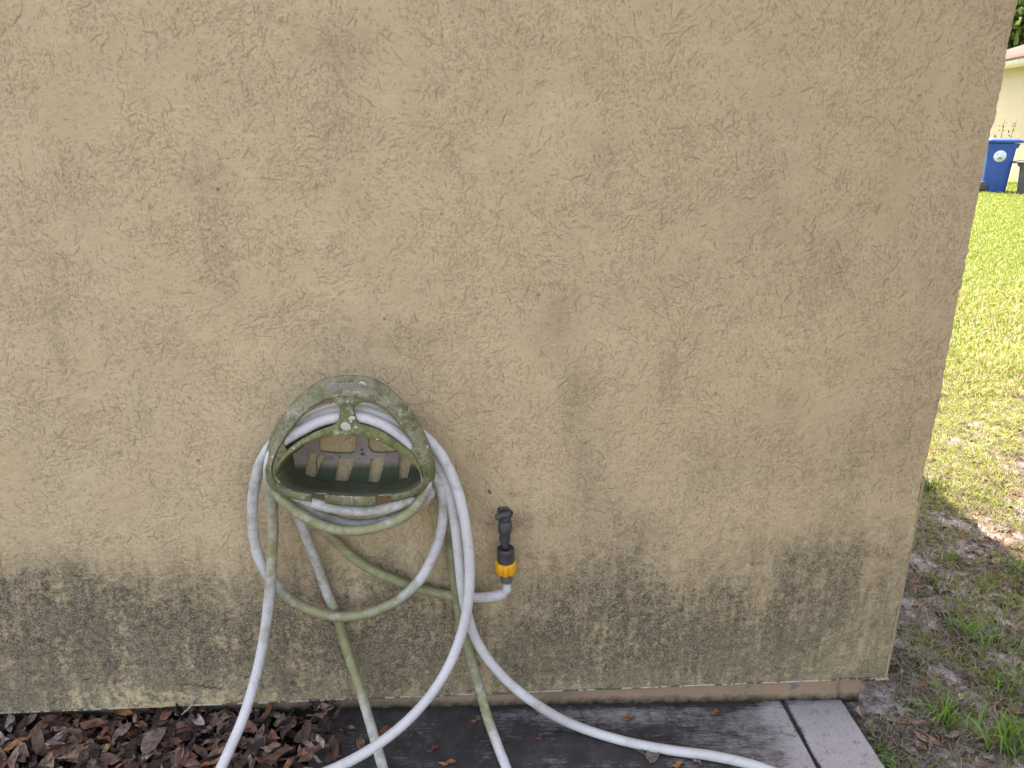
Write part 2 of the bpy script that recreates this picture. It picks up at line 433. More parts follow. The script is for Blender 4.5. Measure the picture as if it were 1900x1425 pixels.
    blobs = [(60, 1180, 170, 80, .62), (250, 1190, 150, 70, .62), (330, 1225, 120, 42, .50), (50, 1290, 90, 45, .55), (430, 1170, 120, 80, .42), (60, 1090, 120, 50, .25),
             (200, 1110, 150, 55, .30), (620, 1220, 110, 75, .42), (720, 1190, 110, 85, .50), (810, 1200, 110, 75, .42), (540, 1262, 40, 30, .35), (560, 1150, 70, 50, .30),
             (1010, 1180, 70, 90, .46), (1150, 1160, 110, 85, .58), (1330, 1160, 120, 75, .50), (1480, 1120, 90, 110, .38), (1570, 1100, 70, 100, .30), (1250, 1215, 190, 45, .40), (1150, 1090, 40, 60, .3),
             (1090, 830, 42, 120, .27), (1062, 725, 26, 60, .24), (1040, 600, 26, 60, .20), (1240, 700, 22, 60, .24), (1580, 840, 70, 80, .30), (1450, 800, 60, 60, .17), (1370, 870, 70, 60, .2),
             (660, 640, 90, 45, .24), (760, 630, 70, 32, .25), (810, 740, 60, 60, .17), (380, 330, 42, 40, .22), (400, 440, 34, 110, .18), (106, 640, 15, 60, .26), (262, 760, 18, 40, .2),
             (630, 90, 60, 40, .18), (1540, 500, 50, 60, .16), (940, 968, 42, 16, .42), (1010, 620, 40, 40, .17), (630, 250, 40, 160, .12), (330, 620, 14, 50, .2), (1700, 780, 40, 160, .2), (1180, 1000, 60, 60, .2),
             (1100, 950, 60, 70, .2), (700, 1100, 160, 50, .18), (1290, 860, 60, 60, .15), (1120, 300, 30, 100, .1), (870, 900, 36, 90, .16), (950, 916, 16, 6, .35), (560, 1010, 30, 60, .16), (690, 1010, 50, 60, .14), (938, 1010, 22, 50, .2), (455, 930, 20, 60, .1), (1420, 330, 60, 120, .10)]
    S = np.zeros((nr, nc), np.float32)
    for bx, by, rx, ry, v in blobs:
        c = P(bx, by, 0); e = P(bx+rx, by, 0)[0]-c[0]; f = c[2]-P(bx, by+ry, 0)[2]
        S += v*np.exp(-(((X2-c[0])/e)**2+((Z2-c[2])/f)**2))
    streak = spectral(nr, nc, dx, .012, .16, 21, az=6.0); cloud = spectral(nr, nc, dx, .006, .30, 22); cloud2 = spectral(nr, nc, dx, .006, .06, 23)
    low = np.clip((.56-Z2)/.46, 0, 1)**1.5
    up = np.clip((Z2-.40)/.2, 0, 1)*.55
    S = S*np.clip(1.08+(1-up)*(.24*cloud+.25*streak+.12*cloud2), .12, 2.2)+.36*low*np.clip(1+.35*cloud+.28*streak, .2, 2.2)+.035*np.clip(cloud+streak-.1, 0, 3)+.03
    clean = np.exp(-(((X2-P(290, 1300, 0)[0])/.27)**2+((Z2-.085)/.045)**2))*.75
    S = np.clip(S-clean*(.6+.4*cloud2), 0, 1.1)
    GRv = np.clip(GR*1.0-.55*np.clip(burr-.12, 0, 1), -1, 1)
    S = S*(1-.55*np.clip((Z2-.42)/.16, 0, 1))
    S = .92*(1-np.exp(-2.05*S))
    S = np.maximum(S, pit*1.6)
    algae_shade = np.clip((.30-Z2)/.24, 0, 1)*np.clip(cloud*.5+.35, 0, 1)+.4*np.clip((X2-.45)/.5, 0, 1)*np.clip((.55-Z2)/.3, 0, 1)  # algae tint, deepened at lower right to paint in the light fall-off
    # corner is never quite true
    wob = np.interp(z, np.linspace(ZB, zt, 60), g.normal(0, 1, 60))*.0007+np.interp(z, np.linspace(ZB, zt, 240), g.normal(0, 1, 240))*.0008
    wgt = np.clip((X2-(XC-.03))/.03, 0, 1)
    V = np.empty((nr, nc, 3), np.float32)
    V[..., 0] = sx+nx*H+wgt*wob[:, None]; V[..., 1] = sy+ny*H*np.where(s < nflat, 1, 1); V[..., 2] = z[:, None]
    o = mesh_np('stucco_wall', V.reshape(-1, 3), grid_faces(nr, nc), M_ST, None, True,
                {'stain': S.ravel(), 'groove': GRv.ravel(), 'algae': np.clip(algae_shade, 0, 1).ravel()})
    o.parent = house; o.matrix_parent_inverse = Matrix.Translation((-1.03, 0, 0))
    return o
build_wall()
def hchild(o): o.parent = house; o.matrix_parent_inverse = Matrix.Translation((-1.03, 0, 0)); return o
M_ST2 = m_simple('stucco_plain', (.44, .37, .26), (.38, .32, .225), 30, .92, .15, .8)
a = Acc()   # the rest of the shell: above and left of the close part, the side and the back
box(a, (-3.4, .12, 1.38), (1.65, .12, 1.32)); box(a, (-.36, .12, 2.39), (1.388, .12, .31))
box(a, (1.0 - .10, 3.6, 1.38), (.128, 3.52, 1.32)); box(a, (-2.0, 7.2, 1.38), (3.03, .1, 1.32)); box(a, (-5.0, 3.6, 1.38), (.06, 3.5, 1.32))
hchild(a.build('outer_wall', M_ST2, None, False))
a = Acc(); box(a, (-.36, .165, 1.07), (1.37, .06, 1.0)); hchild(a.build('wall_core', M_ST2, None, False))
M_FOUND = None
def m_found():
    s = NT('painted_foundation', .85, .2)
    c = s.mix(s.noise(8, 5, .65, lo=.35, hi=.65), (.38, .26, .17), (.30, .21, .145))
    c = s.mix(s.noise(26, 5, .7, lo=.58, hi=.66), c, (.20, .17, .155))
    z = s.n('ShaderNodeSeparateXYZ'); s.t.links.new(s.coord(), z.inputs[0])
    k = s.rng(s.math('ADD', s.math('MULTIPLY_ADD', z.outputs[0], .028, z.outputs[2]), s.math('MULTIPLY', s.noise(35, 5, .7), -.045)), -.023, .003, 1, 0)
    c = s.mix(k, c, (.022, .024, .014))
    s.base(c); s.bump(s.noise(180, 5, .7), .6, .002); return s.m
M_FOUND = m_found()
def found():
    xs = np.linspace(-1.8, .985, 500); zs = np.linspace(-.09, ZB+.002, 24)
    nz = np.array([[mnoise.noise(Vector((x*14, z*14, 3)))*.0012+mnoise.noise(Vector((x*60, z*60, 1)))*.0008 for x in xs] for z in zs])
    V = np.stack([np.broadcast_to(xs, nz.shape), .030-nz, np.broadcast_to(zs[:, None], nz.shape)], -1)
    # chipped break near the corner
    cx = P(1558, 1285, .03)[0]
    V[..., 1] += .010*np.exp(-((V[..., 0]-cx+.10*(V[..., 2]-.02))/.006)**2)*(V[..., 2] < .04)
    ret = V[:, -1:, :].copy(); ret2 = ret.copy(); ret2[..., 1] = .30
    V = np.concatenate([V, ret2], 1)
    return hchild(mesh_np('foundation', V.reshape(-1, 3), grid_faces(*V.shape[:2]), M_FOUND))
found()
# weep screed: the thin flange the stucco stops on; it and the corner bead show as a broken pale line
def m_screed():
    s = NT('weep_screed', .6, .3)
    c = s.mix(s.noise(38, 4, .7, stretch=(1, 1, .2), lo=.47, hi=.53), (.62, .58, .46), (.17, .14, .09)); s.base(c); return s.m
M_SC = m_screed(); M_BEAD = m_simple('bead', (.40, .34, .22), (.28, .23, .14), 60, .8, .2, .3)
a = Acc()
xs = np.linspace(-1.75, XC-.004, 320)
for i in range(len(xs)-1):
    pass
V = []
for x in xs:
    w = mnoise.noise(Vector((x*9, 0, 7)))*.0008; pr = -.0008-.0014*max(0, mnoise.noise(Vector((x*30, 5, 2))))
    V += [(x, pr, ZB+.0012+w), (x, pr, ZB-.0035+w), (x, .034, ZB-.003), ]
V = np.array(V)
f = []
for i in range(len(xs)-1):
    for k in range(2): f.append((i*3+k, (i+1)*3+k, (i+1)*3+k+1, i*3+k+1))
a.add(V, f); hchild(a.build('weep_screed', M_SC))
a = Acc()
zs = np.linspace(ZB-.004, .62, 90); V = []; wv = []
for i, z in enumerate(zs):
    t = (z-ZB)/.55; e = .0006*max(0, 1-t)+.0006*mnoise.noise(Vector((0, z*40, 1)))
    V += [(XC-.004, .0002, z), (XC+.0015+e, -.0012, z), (XC+.002+e, .003, z), (XC+.001, .012, z)]
f = []
for i in range(len(zs)-1):
    for k in range(3): f.append((i*4+k, i*4+k+1, (i+1)*4+k+1, (i+1)*4+k))
a.add(V, f)
q = P(1640, 1255, 0)
box(a, (XC-.012, -.002, ZB-.0025), (.017, .0035, .0018)); hchild(a.build('corner_bead', M_BEAD))
# hip roof with eaves
M_ROOF = m_simple('shingle', (.16, .13, .115), (.10, .085, .08), 25, .9, .1, .8)
M_SOF = m_simple('soffit', (.62, .60, .54), (.55, .53, .47), 10, .7, .2, .1)
a = Acc()
ov = .46; X0, X1, Y0, Y1 = -5.1-ov, XC+ov, -ov, 7.3+ov; zr = 2.70
V = [(X0, Y0, zr), (X1, Y0, zr), (X1, Y1, zr), (X0, Y1, zr), (X0, Y0, zr+.16), (X1, Y0, zr+.16), (X1, Y1, zr+.16), (X0, Y1, zr+.16), ((X0+X1)/2, 3.2, zr+1.7), ((X0+X1)/2, 4.1, zr+1.7)]
a.add(V, [(4, 5, 8), (5, 6, 9, 8), (6, 7, 9), (7, 4, 8, 9)]); hchild(a.build('roof', M_ROOF, None, False))
a = Acc(); a.add(V[:8], [(3, 2, 1, 0), (0, 1, 5, 4), (1, 2, 6, 5), (2, 3, 7, 6), (3, 0, 4, 7)]); hchild(a.build('eave', M_SOF, None, False))

# ------------------------------------------------------------------ hose hanger
FY = -.14
rack = thing('hose_hanger', 'mossy beige plastic hose hanger with rounded triangular face screwed to the wall', 'hose hanger', tuple(P(650, 900, -.005)))
RO = np.array(rack.location)
def rchild(o, par=None):
    o.parent = par or rack
    o.matrix_parent_inverse = Matrix.Translation(-Vector(RO)) if par is None else Matrix()
    return o
def wp(pts, y): return np.array([P(a_, b_, y) for a_, b_ in pts])
def smooth_closed(pts, n):
    pts = [np.array(p) for p in pts]; c, _ = catmull(pts+pts[:3], .003)
    # cut one period
    d1 = np.linalg.norm(c-pts[1], axis=1); i0 = int(np.argmin(d1[:len(c)//2])); i1 = len(c)//2+int(np.argmin(d1[len(c)//2:]))
    return resample(c[i0:i1], n, True)
def smooth_open(pts, n): return resample(catmull([np.array(p) for p in pts], .002)[0], n)
def band(acc, A, B, th=.004, bulge=.003, back=0., closed=False, nseg=8, lipA=.0, lipB=.0, gr=None, G_=None):
    """solid strip between space curves A and B (same count); the front is domed by bulge towards -y"""
    n = len(A); ring = []
    us = np.linspace(0, 1, nseg)
    for u in us:
        y = -bulge*math.sin(math.pi*u)**.7; ring.append((u, y-lipA*math.exp(-(u/.06)**2)-lipB*math.exp(-((1-u)/.06)**2)))
    prof = ring+[(u, th+back*u+(-bulge*math.sin(math.pi*u)**.7)*.8) for u in us[::-1]]
    k = len(prof); V = np.zeros((n, k, 3))
    for j, (u, y) in enumerate(prof):
        V[:, j] = A*(1-u)+B*u; V[:, j, 1] += y
    f = [tuple(q) for q in grid_faces(n, k, True)]
    if closed:
        f += [((n-1)*k+j, (n-1)*k+(j+1) % k, (j+1) % k, j) for j in range(k)]
    else:
        f += [tuple(range(k))[::-1], tuple(range((n-1)*k, n*k))]
    acc.add(V.reshape(-1, 3), f)
    if G_ is not None: G_.append(np.full(n*k, gr))
# outer outline of the face ring and its inner rim, both followed clockwise from the top
OUT = [(645, 697), (690, 702), (725, 722), (758, 756), (786, 800), (804, 845), (808, 880), (798, 906), (770, 924)]
OUTL = [(645, 697), (600, 704), (562, 728), (530, 762), (506, 800), (493, 840), (489, 874), (499, 902), (524, 921)]
INN = [(645, 735), (685, 741), (715, 757), (742, 785), (765, 818), (783, 852), (789, 880), (780, 900), (758, 914)]
INL = [(645, 735), (605, 741), (575, 757), (547, 785), (524, 818), (508, 850), (504, 878), (513, 899), (536, 912)]
acc = Acc(); GR_ = []
A = smooth_open(wp(OUTL[::-1]+OUT[1:], FY+.022), 150); B = smooth_open(wp(INL[::-1]+INN[1:], FY), 150)
# match the two curves by angle so the strip stays even
band(acc, A, B, .0035, .005, nseg=12, lipB=.0018, gr=.25, G_=GR_)
# recessed inset that carries the windows
IN2 = [(645, 747), (690, 753), (716, 768), (742, 795), (764, 830), (770, 840)]
W_top = smooth_open(wp([(530, 838), (526, 826), (545, 792), (572, 765), (605, 748), (645, 744), (688, 748), (716, 763), (742, 790), (764, 824), (764, 838)], FY+.005), 80)
R_top = smooth_open(wp([(519, 838), (516, 822), (540, 788), (570, 758), (604, 739), (645, 734), (690, 739), (720, 757), (748, 786), (772, 822), (776, 838)], FY+.004), 80)
band(acc, R_top, W_top, .004, .0012, nseg=6, gr=.5, G_=GR_)
# arch band between windows and mouth
AT = smooth_open(wp([(516, 853), (535, 833), (560, 815), (590, 800), (618, 790), (648, 786), (678, 789), (710, 802), (742, 822), (765, 840), (780, 862)], FY+.005), 90)
AB = smooth_open(wp([(512, 878), (524, 856), (550, 834), (582, 817), (615, 810), (648, 808), (682, 812), (715, 824), (745, 842), (768, 862), (784, 884)], FY+.001), 90)
band(acc, AT, AB, .005, .004, nseg=10, lipB=.0012, gr=1.0, G_=GR_)
# centre post, flared at both ends
zl = [(612, 741), (624, 748), (630, 756), (630, 770), (626, 783), (612, 793), (600, 799)]; zr_ = [(690, 741), (668, 748), (658, 756), (659, 770), (666, 785), (684, 794), (700, 801)]
band(acc, smooth_open(wp(zl, FY+.004), 30), smooth_open(wp(zr_, FY+.004), 30), .005, .0035, nseg=10, gr=.75, G_=GR_)
# cheeks: the ring widens down to the mouth at both sides
band(acc, smooth_open(wp([(521, 822), (511, 845), (505, 870), (507, 888), (517, 902)], FY+.002), 24), smooth_open(wp([(532, 834), (524, 850), (514, 872), (516, 888), (524, 900)], FY+.004), 24), .004, .001, nseg=5, gr=.7, G_=GR_)
band(acc, smooth_open(wp([(762, 836), (772, 850), (782, 872), (784, 888), (776, 901)], FY+.004), 24), smooth_open(wp([(772, 822), (784, 848), (790, 872), (789, 888), (780, 904)], FY+.002), 24), .004, .001, nseg=5, gr=.6, G_=GR_)
face = rchild(acc.build('front_frame', M_RACK, None, True, extra={'green': np.concatenate(GR_)}))
# lower lip in three pieces, parted by two notches
acc = Acc(); GR_ = []
LI = [(513, 896), (530, 908), (560, 915), (600, 918), (650, 921), (700, 921), (740, 916), (765, 909), (783, 896)]
LO = [(503, 908), (525, 923), (555, 929), (600, 934), (650, 939), (695, 939), (740, 930), (770, 922), (798, 906)]
li = smooth_open(wp(LI, FY+.001), 180); lo_ = smooth_open(wp(LO, FY+.006), 180)
def xr(p1, p2):
    x1, x2 = P(p1, 928, FY)[0], P(p2, 928, FY)[0]; m = (li[:, 0] >= x1) & (li[:, 0] <= x2); return m
for p1, p2 in ((480, 580), (603, 698), (724, 830)):
    m = xr(p1, p2); A_, B_ = li[m], lo_[m].copy(); B_[:, 0] = B_[:, 0]*.35+A_[:, 0]*.65
    band(acc, A_, B_, .004, .004, nseg=8, lipA=.0015, gr=.35, G_=GR_)
rchild(acc.build('lower_lip', M_RACK, None, True, extra={'green': np.concatenate(GR_)}))
# the drum behind the face that the coils lie on: arch above, trough below
ARf = wp([(512, 880), (524, 858), (550, 836), (582, 819), (615, 812), (648, 810), (682, 814), (715, 826), (745, 844), (768, 864), (784, 886)], FY+.004)
DRF = wp([(512, 880), (520, 862), (538, 838), (562, 817), (590, 802), (618, 792), (648, 788), (678, 791), (710, 804), (742, 824), (765, 842), (779, 864), (784, 886)], FY+.008)
def drum():
    n = 110; fr = smooth_open(DRF, n); cz = fr[:, 2].min()
    flo = smooth_open(wp([(784, 886), (780, 900), (764, 910), (738, 917), (700, 921), (650, 921), (600, 918), (560, 915), (530, 907), (515, 895), (512, 880)], FY+.004), n)
    loop = np.vstack([fr, flo[1:-1]]); m = len(loop); J = 34
    V = np.zeros((J, m, 3)); lip = np.zeros((J, m))
    cx = (fr[0, 0]+fr[-1, 0])/2
    bot = np.arange(m) >= n
    for j in range(J):
        t = j/(J-1); y = FY+.004+t*.128
        L = loop.copy(); L[:, 1] = y
        top = ~bot
        L[top, 2] = L[top, 2]-.034*t*np.clip((L[top, 2]-cz)/.05, 0, 1)
        L[bot, 2] = L[bot, 2]-.033*math.sin(min(1, t*1.15)*math.pi/2)*np.clip(1-((L[bot, 0]-cx)/.20)**4, .0, 1)
        L[:, 0] = cx+(L[:, 0]-cx)*(1-.03*t)
        V[j] = L; lip[j] = np.where(bot, max(0, 1-t*1.6), 0)
    f = grid_faces(J, m, True); keep = []
    Vf = V.reshape(-1, 3); c = Vf[f].mean(1)
    # notches in the trough, matching the lip
    for q, cc in zip(f, c):
        isb = (q[0] % m) >= n and (q[1] % m) >= n
        t = (cc[1]-FY)/.128; cut = False
        if isb and cc[1] < FY+.030:
            for p1, p2 in ((580, 603), (698, 724)):
                if P(p1, 920, FY)[0]-.001 < cc[0] < P(p2, 920, FY)[0]+.001: cut = True
        keep.append(not cut)
    f = f[np.array(keep)]
    o = mesh_np('drum', Vf, f, M_IN, None, True, {'lip': lip.ravel()})
    md = o.modifiers.new('thickness', 'SOLIDIFY'); md.thickness = .003; md.offset = 0
    return rchild(o)
drum()
# back plate with windows, tapered slots and a keyhole
def plate(name, outer, holes, y, th, mat, bev=.0006):
    cu = bpy.data.curves.new(name+'_c', 'CURVE'); cu.dimensions = '2D'; cu.fill_mode = 'BOTH'; cu.extrude = th/2; cu.bevel_depth = bev; cu.bevel_resolution = 1
    for lp in [outer]+holes:
        sp = cu.splines.new('POLY'); sp.points.add(len(lp)-1)
        for i, p in enumerate(lp): sp.points[i].co = (p[0], p[1], 0, 1)
        sp.use_cyclic_u = True
    ob = bpy.data.objects.new(name+'_tmp', cu); COL.objects.link(ob)
    dg = bpy.context.evaluated_depsgraph_get(); me = bpy.data.meshes.new_from_object(ob.evaluated_get(dg))
    bpy.data.objects.remove(ob); bpy.data.curves.remove(cu)
    n = len(me.vertices); co = np.empty(n*3, np.float32); me.vertices.foreach_get('co', co); co = co.reshape(-1, 3)
    co = np.stack([co[:, 0], y-co[:, 2], co[:, 1]], 1); me.vertices.foreach_set('co', co.ravel()); me.update()
    me.name = name; me.materials.clear(); me.materials.append(mat)
    o = bpy.data.objects.new(name, me); COL.objects.link(o); return o
BY = -.0085
def xz(pts, y=BY): return [(p[0], p[2]) for p in wp(pts, y)]
def rnd(pts, y=BY, n=40):
    c = smooth_closed(wp(pts, y), n); return [(p[0], p[2]) for p in c]
outerp = xz([(548, 905), (548, 800), (575, 772), (640, 760), (700, 764), (745, 780), (770, 800), (785, 840), (785, 900), (740, 906), (600, 906)])
win1 = xz([(594, 838), (592, 826), (592, 795), (608, 782), (655, 778), (661, 783), (662, 830), (659, 837), (652, 841), (640, 842), (600, 839)])
win2 = xz([(683, 830), (682, 783), (688, 778), (730, 783), (752, 800), (756, 832), (752, 837), (706, 841), (693, 839), (687, 836)])
sl = [xz([(574, 838), (594, 842), (606, 847), (584, 889), (577, 893), (567, 891), (565, 884)]), xz([(628, 848), (660, 851), (645, 896), (630, 899), (620, 896)]),
      xz([(688, 850), (718, 848), (703, 896), (698, 900), (682, 899)]), xz([(740, 845), (766, 848), (755, 893), (738, 895)])]
def circ(px, py, r, y=BY, n=20):
    c = P(px, py, y); return [(c[0]+r*math.cos(2*math.pi*i/n), c[2]+r*math.sin(2*math.pi*i/n)) for i in range(n)]
bp = plate('back_plate', outerp, [win1, win2]+sl+[circ(672, 834, .0036), circ(673, 842, .0046)], BY, .003, M_BACK)
rchild(bp)
a = Acc()
c = P(673, 843, BY); lathe(a, (c[0], -.0062, c[2]), [(.0010, .0), (.0036, .0004), (.0038, .0014), (.0026, .0028), (.0004, .0032)], 16, 'y'); rchild(a.build('screw', M_FERR))
a = Acc()
for px, y_ in ((610, -.02), (728, -.02)):
    pass
# hanging cable tie loop that shows inside on the left
pt, _ = catmull([P(592, 842, -.014), P(588, 850, -.020), P(587, 862, -.020), P(588, 874, -.016)], .002)
V, Q, L = tube(pt, .0009, 8); a.add(V, Q); rchild(a.build('wire', M_COLLAR))
# lichen spots standing on the plastic, and the worn emblem
def disc(acc, px, py, rx, ry, y, th=.0009, seed=0):
    c = P(px, py, y); n = 22; g = np.random.default_rng(seed); k = 1+.14*np.interp(np.arange(n), np.linspace(0, n, 8), g.normal(0, 1, 8))
    V = [(c[0]+rx*k[i]*math.cos(2*math.pi*i/n), y-th*.2, c[2]+ry*k[i]*math.sin(2*math.pi*i/n)) for i in range(n)]
    V += [(c[0]+(v[0]-c[0])*.8, y-th, c[2]+(v[2]-c[2])*.8) for v in V[:n]]
    f = [(i, (i+1) % n, n+(i+1) % n, n+i) for i in range(n)]+[tuple(range(n, 2*n))]
    acc.add(V, [tuple(reversed(q)) for q in f])
for i, (px, py, rx, ry, y_) in enumerate([(641, 791, .0095, .0082, FY-.0005), (653, 776, .0068, .0042, FY-.0012), (651, 782, .003, .0024, FY-.001), (661, 793, .0036, .003, FY-.0009),
                                         (673, 714, .0078, .0062, FY+.0065), (645, 745, .0028, .0022, FY+.001), (578, 742, .004, .004, FY+.006), (545, 832, .003, .0024, FY-.001), (700, 815, .0026, .002, FY-.002), (794, 866, .004, .003, FY+.006)]):
    acc = Acc(); disc(acc, px, py, rx, ry, y_, seed=i); rchild(acc.build('lichen', M_LICHEN, None, False))
acc = Acc(); c = P(643, 719, FY+.004)
V = [(c[0]+.0375*math.cos(t), c[1]-.0012, c[2]+.0095*math.sin(t)) for t in np.linspace(0, 2*math.pi, 48, endpoint=False)]
acc.add(V, [tuple(range(48))]); rchild(acc.build('emblem_field', M_EMB, None, False))
acc = Acc(); n = 60
pt = np.array([(c[0]+.0385*math.cos(t), c[1]-.0012, c[2]+.0100*math.sin(t)) for t in np.linspace(0, 2*math.pi, n)]); V, Q, L = tube(pt, .0006, 6); acc.add(V, Q)
rchild(acc.build('emblem_rim', M_BACK))
def text(name, s, size, loc, mat, ext=.0004, shear=0., bold=0.):
    cu = bpy.data.curves.new(name, 'FONT'); cu.body = s; cu.size = size; cu.align_x = 'CENTER'; cu.align_y = 'CENTER'; cu.extrude = ext; cu.shear = shear; cu.offset = bold
    ob = bpy.data.objects.new(name+'_tmp', cu); COL.objects.link(ob)
    dg = bpy.context.evaluated_depsgraph_get(); me = bpy.data.meshes.new_from_object(ob.evaluated_get(dg)); bpy.data.objects.remove(ob); bpy.data.curves.remove(cu)
    me.name = name; me.transform(Matrix.Rotation(math.pi/2, 4, 'X')); me.transform(Matrix.Translation(Vector(loc)))
    me.materials.clear(); me.materials.append(mat); o = bpy.data.objects.new(name, me); COL.objects.link(o); return o
rchild(text('emblem_lettering', 'SUNCAST', .0125, (c[0], c[1]-.0016, c[2]), M_BACK, .0008, .2))

# ------------------------------------------------------------------ hose
HR = .0112
ARC = [(493, 885), (496, 855), (508, 830), (530, 813), (560, 797), (595, 781), (640, 773), (680, 776), (715, 789), (748, 810), (776, 838), (792, 866), (797, 895)]
ARCW = np.array([P(a_, b_, -.121) for a_, b_ in ARC])
def arc(y, dz, sx=1., rev=False, i0=0, i1=13, rx=0.):
    w = ARCW[i0:i1].copy(); cx = (ARCW[0, 0]+ARCW[-1, 0])/2
    w[:, 0] = cx+(w[:, 0]-cx)*sx+rx*np.clip((w[:, 0]-cx)/.15, 0, 1); w[:, 1] = y; w[:, 2] -= dz
    pts = [tuple(p) for p in w]
    return pts[::-1] if rev else pts
path = []; alg = []
def go(pts, al=0., y=None):
    for p in pts:
        if isinstance(p, np.ndarray) or len(p) == 3 and abs(p[0]) < 5: path.append(np.array(p, float))
        else: path.append(P(p[0], p[1], p[2]))
        alg.append(p[3] if len(p) > 3 else al)
GZ = .014
def gp(px, py, z=None):
    p = G(px, py, 0); zz = GZ-.028*p[0] if z is None else z; return G(px, py, zz)
go([(940, 1079, -.062), (941, 1088, -.062)], .0)
go([(939, 1097, -.060)], 0); go([(928, 1104, -.052)], 0)
go([(905, 1108, -.042), (880, 1109, -.036), (850, 1107, -.030)], .15)
go([(820, 1102, -.026), (770, 1090, -.026), (735, 1077, -.026), (700, 1062, -.026), (672, 1046, -.026), (650, 1030, -.026), (625, 1006, -.028), (605, 985, -.032)], .55)
go([(578, 955, -.040), (545, 925, -.048), (515, 900, -.046)], .35)
go(arc(-.033, .034, .96), .1)                                                         # arc 1
go([(812, 905, -.036), (824, 940, -.036), (832, 980, -.034)], .35)
go([(838, 1030, -.032), (845, 1090, -.032), (855, 1150, -.034), (870, 1208, -.044)], .5)
go([(887, 1265, -.062), (906, 1335, -.10)], .42); go([(924, 1385, -.14), (942, 1432, -.18)], .12)
go([G(960, 1500, .014), G(900, 1580, .014), G(780, 1570, .014), G(728, 1490, .016)], .1)
go([(711, 1428, -.19), (700, 1388, -.16), (683, 1330, -.11)], .25); go([(662, 1260, -.065), (640, 1195, -.042), (628, 1150, -.032)], .6); go([(606, 1098, -.026), (588, 1045, -.027)], .3)
go([(568, 995, -.034), (555, 962, -.044), (538, 925, -.052), (515, 900, -.056)], .2)
go(arc(-.055, .026, .965), .1)                                                        # arc 2
go([(798, 915, -.074), (765, 945, -.082), (715, 966, -.084), (665, 973, -.084), (620, 965, -.084), (580, 945, -.082), (540, 915, -.08)], .25)
go(arc(-.077, -.004, .97), .1)                                                         # arc 3
go([(812, 893, -.074), (822, 930, -.068)], .2); go([(820, 975, -.064), (807, 1023, -.060), (780, 1074, -.058)], .12)
go([(740, 1112, -.056), (690, 1136, -.055), (635, 1144, -.055), (580, 1133, -.055), (535, 1109, -.055)], .52)
go([(502, 1074, -.055), (480, 1033, -.058), (470, 985, -.062), (469, 930, -.072), (476, 885, -.084), (488, 850, -.090)], .12)
go(arc(-.100, -.005, 1., i0=2), .05)                                                   # arc 4
go([(774, 918, -.104), (745, 935, -.106), (695, 947, -.106), (645, 947, -.106), (598, 938, -.106), (555, 922, -.104), (512, 905, -.095)], .2)
go(arc(-.066, .010, .985, i0=1, i1=9), .0)                                            # arc 5, in the saddle of the others
go([(772, 800, -.066), (796, 818, -.072), (822, 850, -.082), (843, 893, -.094), (857, 940, -.102), (866, 990, -.106), (871, 1040, -.108), (871, 1090, -.108), (866, 1135, -.108)], .03)
go([(855, 1180, -.112), (833, 1235, -.125), (800, 1288, -.145), (755, 1338, -.175), (700, 1382, -.21), (638, 1418, -.24), (560, 1452, -.27)], .0)
go([G(470, 1500, .05), G(412, 1500, .05), G(396, 1460, .06)], .0)
go([(408, 1430, -.21), (425, 1393, -.185), (450, 1335, -.145), (472, 1265, -.105)], .0); go([(488, 1195, -.088), (499, 1115, -.082)], .12); go([(504, 1040, -.082), (507, 980, -.086)], .42); go([(505, 935, -.095), (500, 905, -.108)], .35)
go(arc(-.121, .0, .965, i0=1), .05)                                                    # arc 6, front
go([(787, 915, -.117), (768, 943, -.120), (740, 964, -.123), (695, 980, -.123), (650, 985, -.123), (605, 978, -.122), (562, 957, -.119), (525, 927, -.112), (503, 898, -.10)], .5)
go(arc(-.044, .018, 1.0, i0=1, i1=11), .0)                                            # arc 7
go([(808, 858, -.058), (822, 885, -.066), (834, 920, -.072), (844, 970, -.076), (850, 1020, -.078), (855, 1070, -.078), (861, 1115, -.078), (872, 1156, -.078)], .04)
go([(884, 1188, -.078), (908, 1226, -.08), (944, 1266, -.084), (990, 1303, -.090)], .0)
g0 = gp(1060, 1343)
go([gp(1060, 1343, GZ+.012), gp(1150, 1373), gp(1245, 1392), gp(1330, 1404), gp(1420, 1427), gp(1520, 1475), G(1560, 1560, GZ-.02), G(1500, 1640, GZ-.02)], .0)
hose = thing('garden_hose', 'white braided garden hose with green algae, coiled over the wall hanger', 'garden hose', tuple(path[0]))
HO = np.array(hose.location)
pt, par = catmull(path, .005)
# keep the hose off the wall
pt[:, 1] = np.minimum(pt[:, 1], -HR-.0015)
al = np.interp(par, np.arange(len(alg)), alg)
NS = 18
rad = np.full(len(pt), HR)*(1+.02*np.sin(np.arange(len(pt))*.021)+.015*np.sin(np.arange(len(pt))*.083+1))
Ls = np.concatenate(([0], np.cumsum(np.linalg.norm(np.diff(pt, axis=0), axis=1))))
rad *= 1-.28*np.exp(-((Ls-.030)/.008)**2)+.06*np.exp(-((Ls-.060)/.02)**2)      # kink under the coupling
rad[:3] = HR*.80
V, Q, L = tube(pt, rad, NS)
cols = Q % NS; rows = Q//NS
u = cols/NS; u = np.where((u.max(1, keepdims=True) > .9) & (u < .1), u+1, u)
uv = np.stack([u, L[np.minimum(rows, len(L)-1)]], -1).reshape(-1, 2)
ho = mesh_np('hose_tube', V, Q, M_HOSE, None, True, {'algae': np.repeat(al, NS)}, uv=uv)
def hch(o, par=None):
    o.parent = hose; o.matrix_parent_inverse = Matrix.Translation(-Vector(HO)); return o
hch(ho)
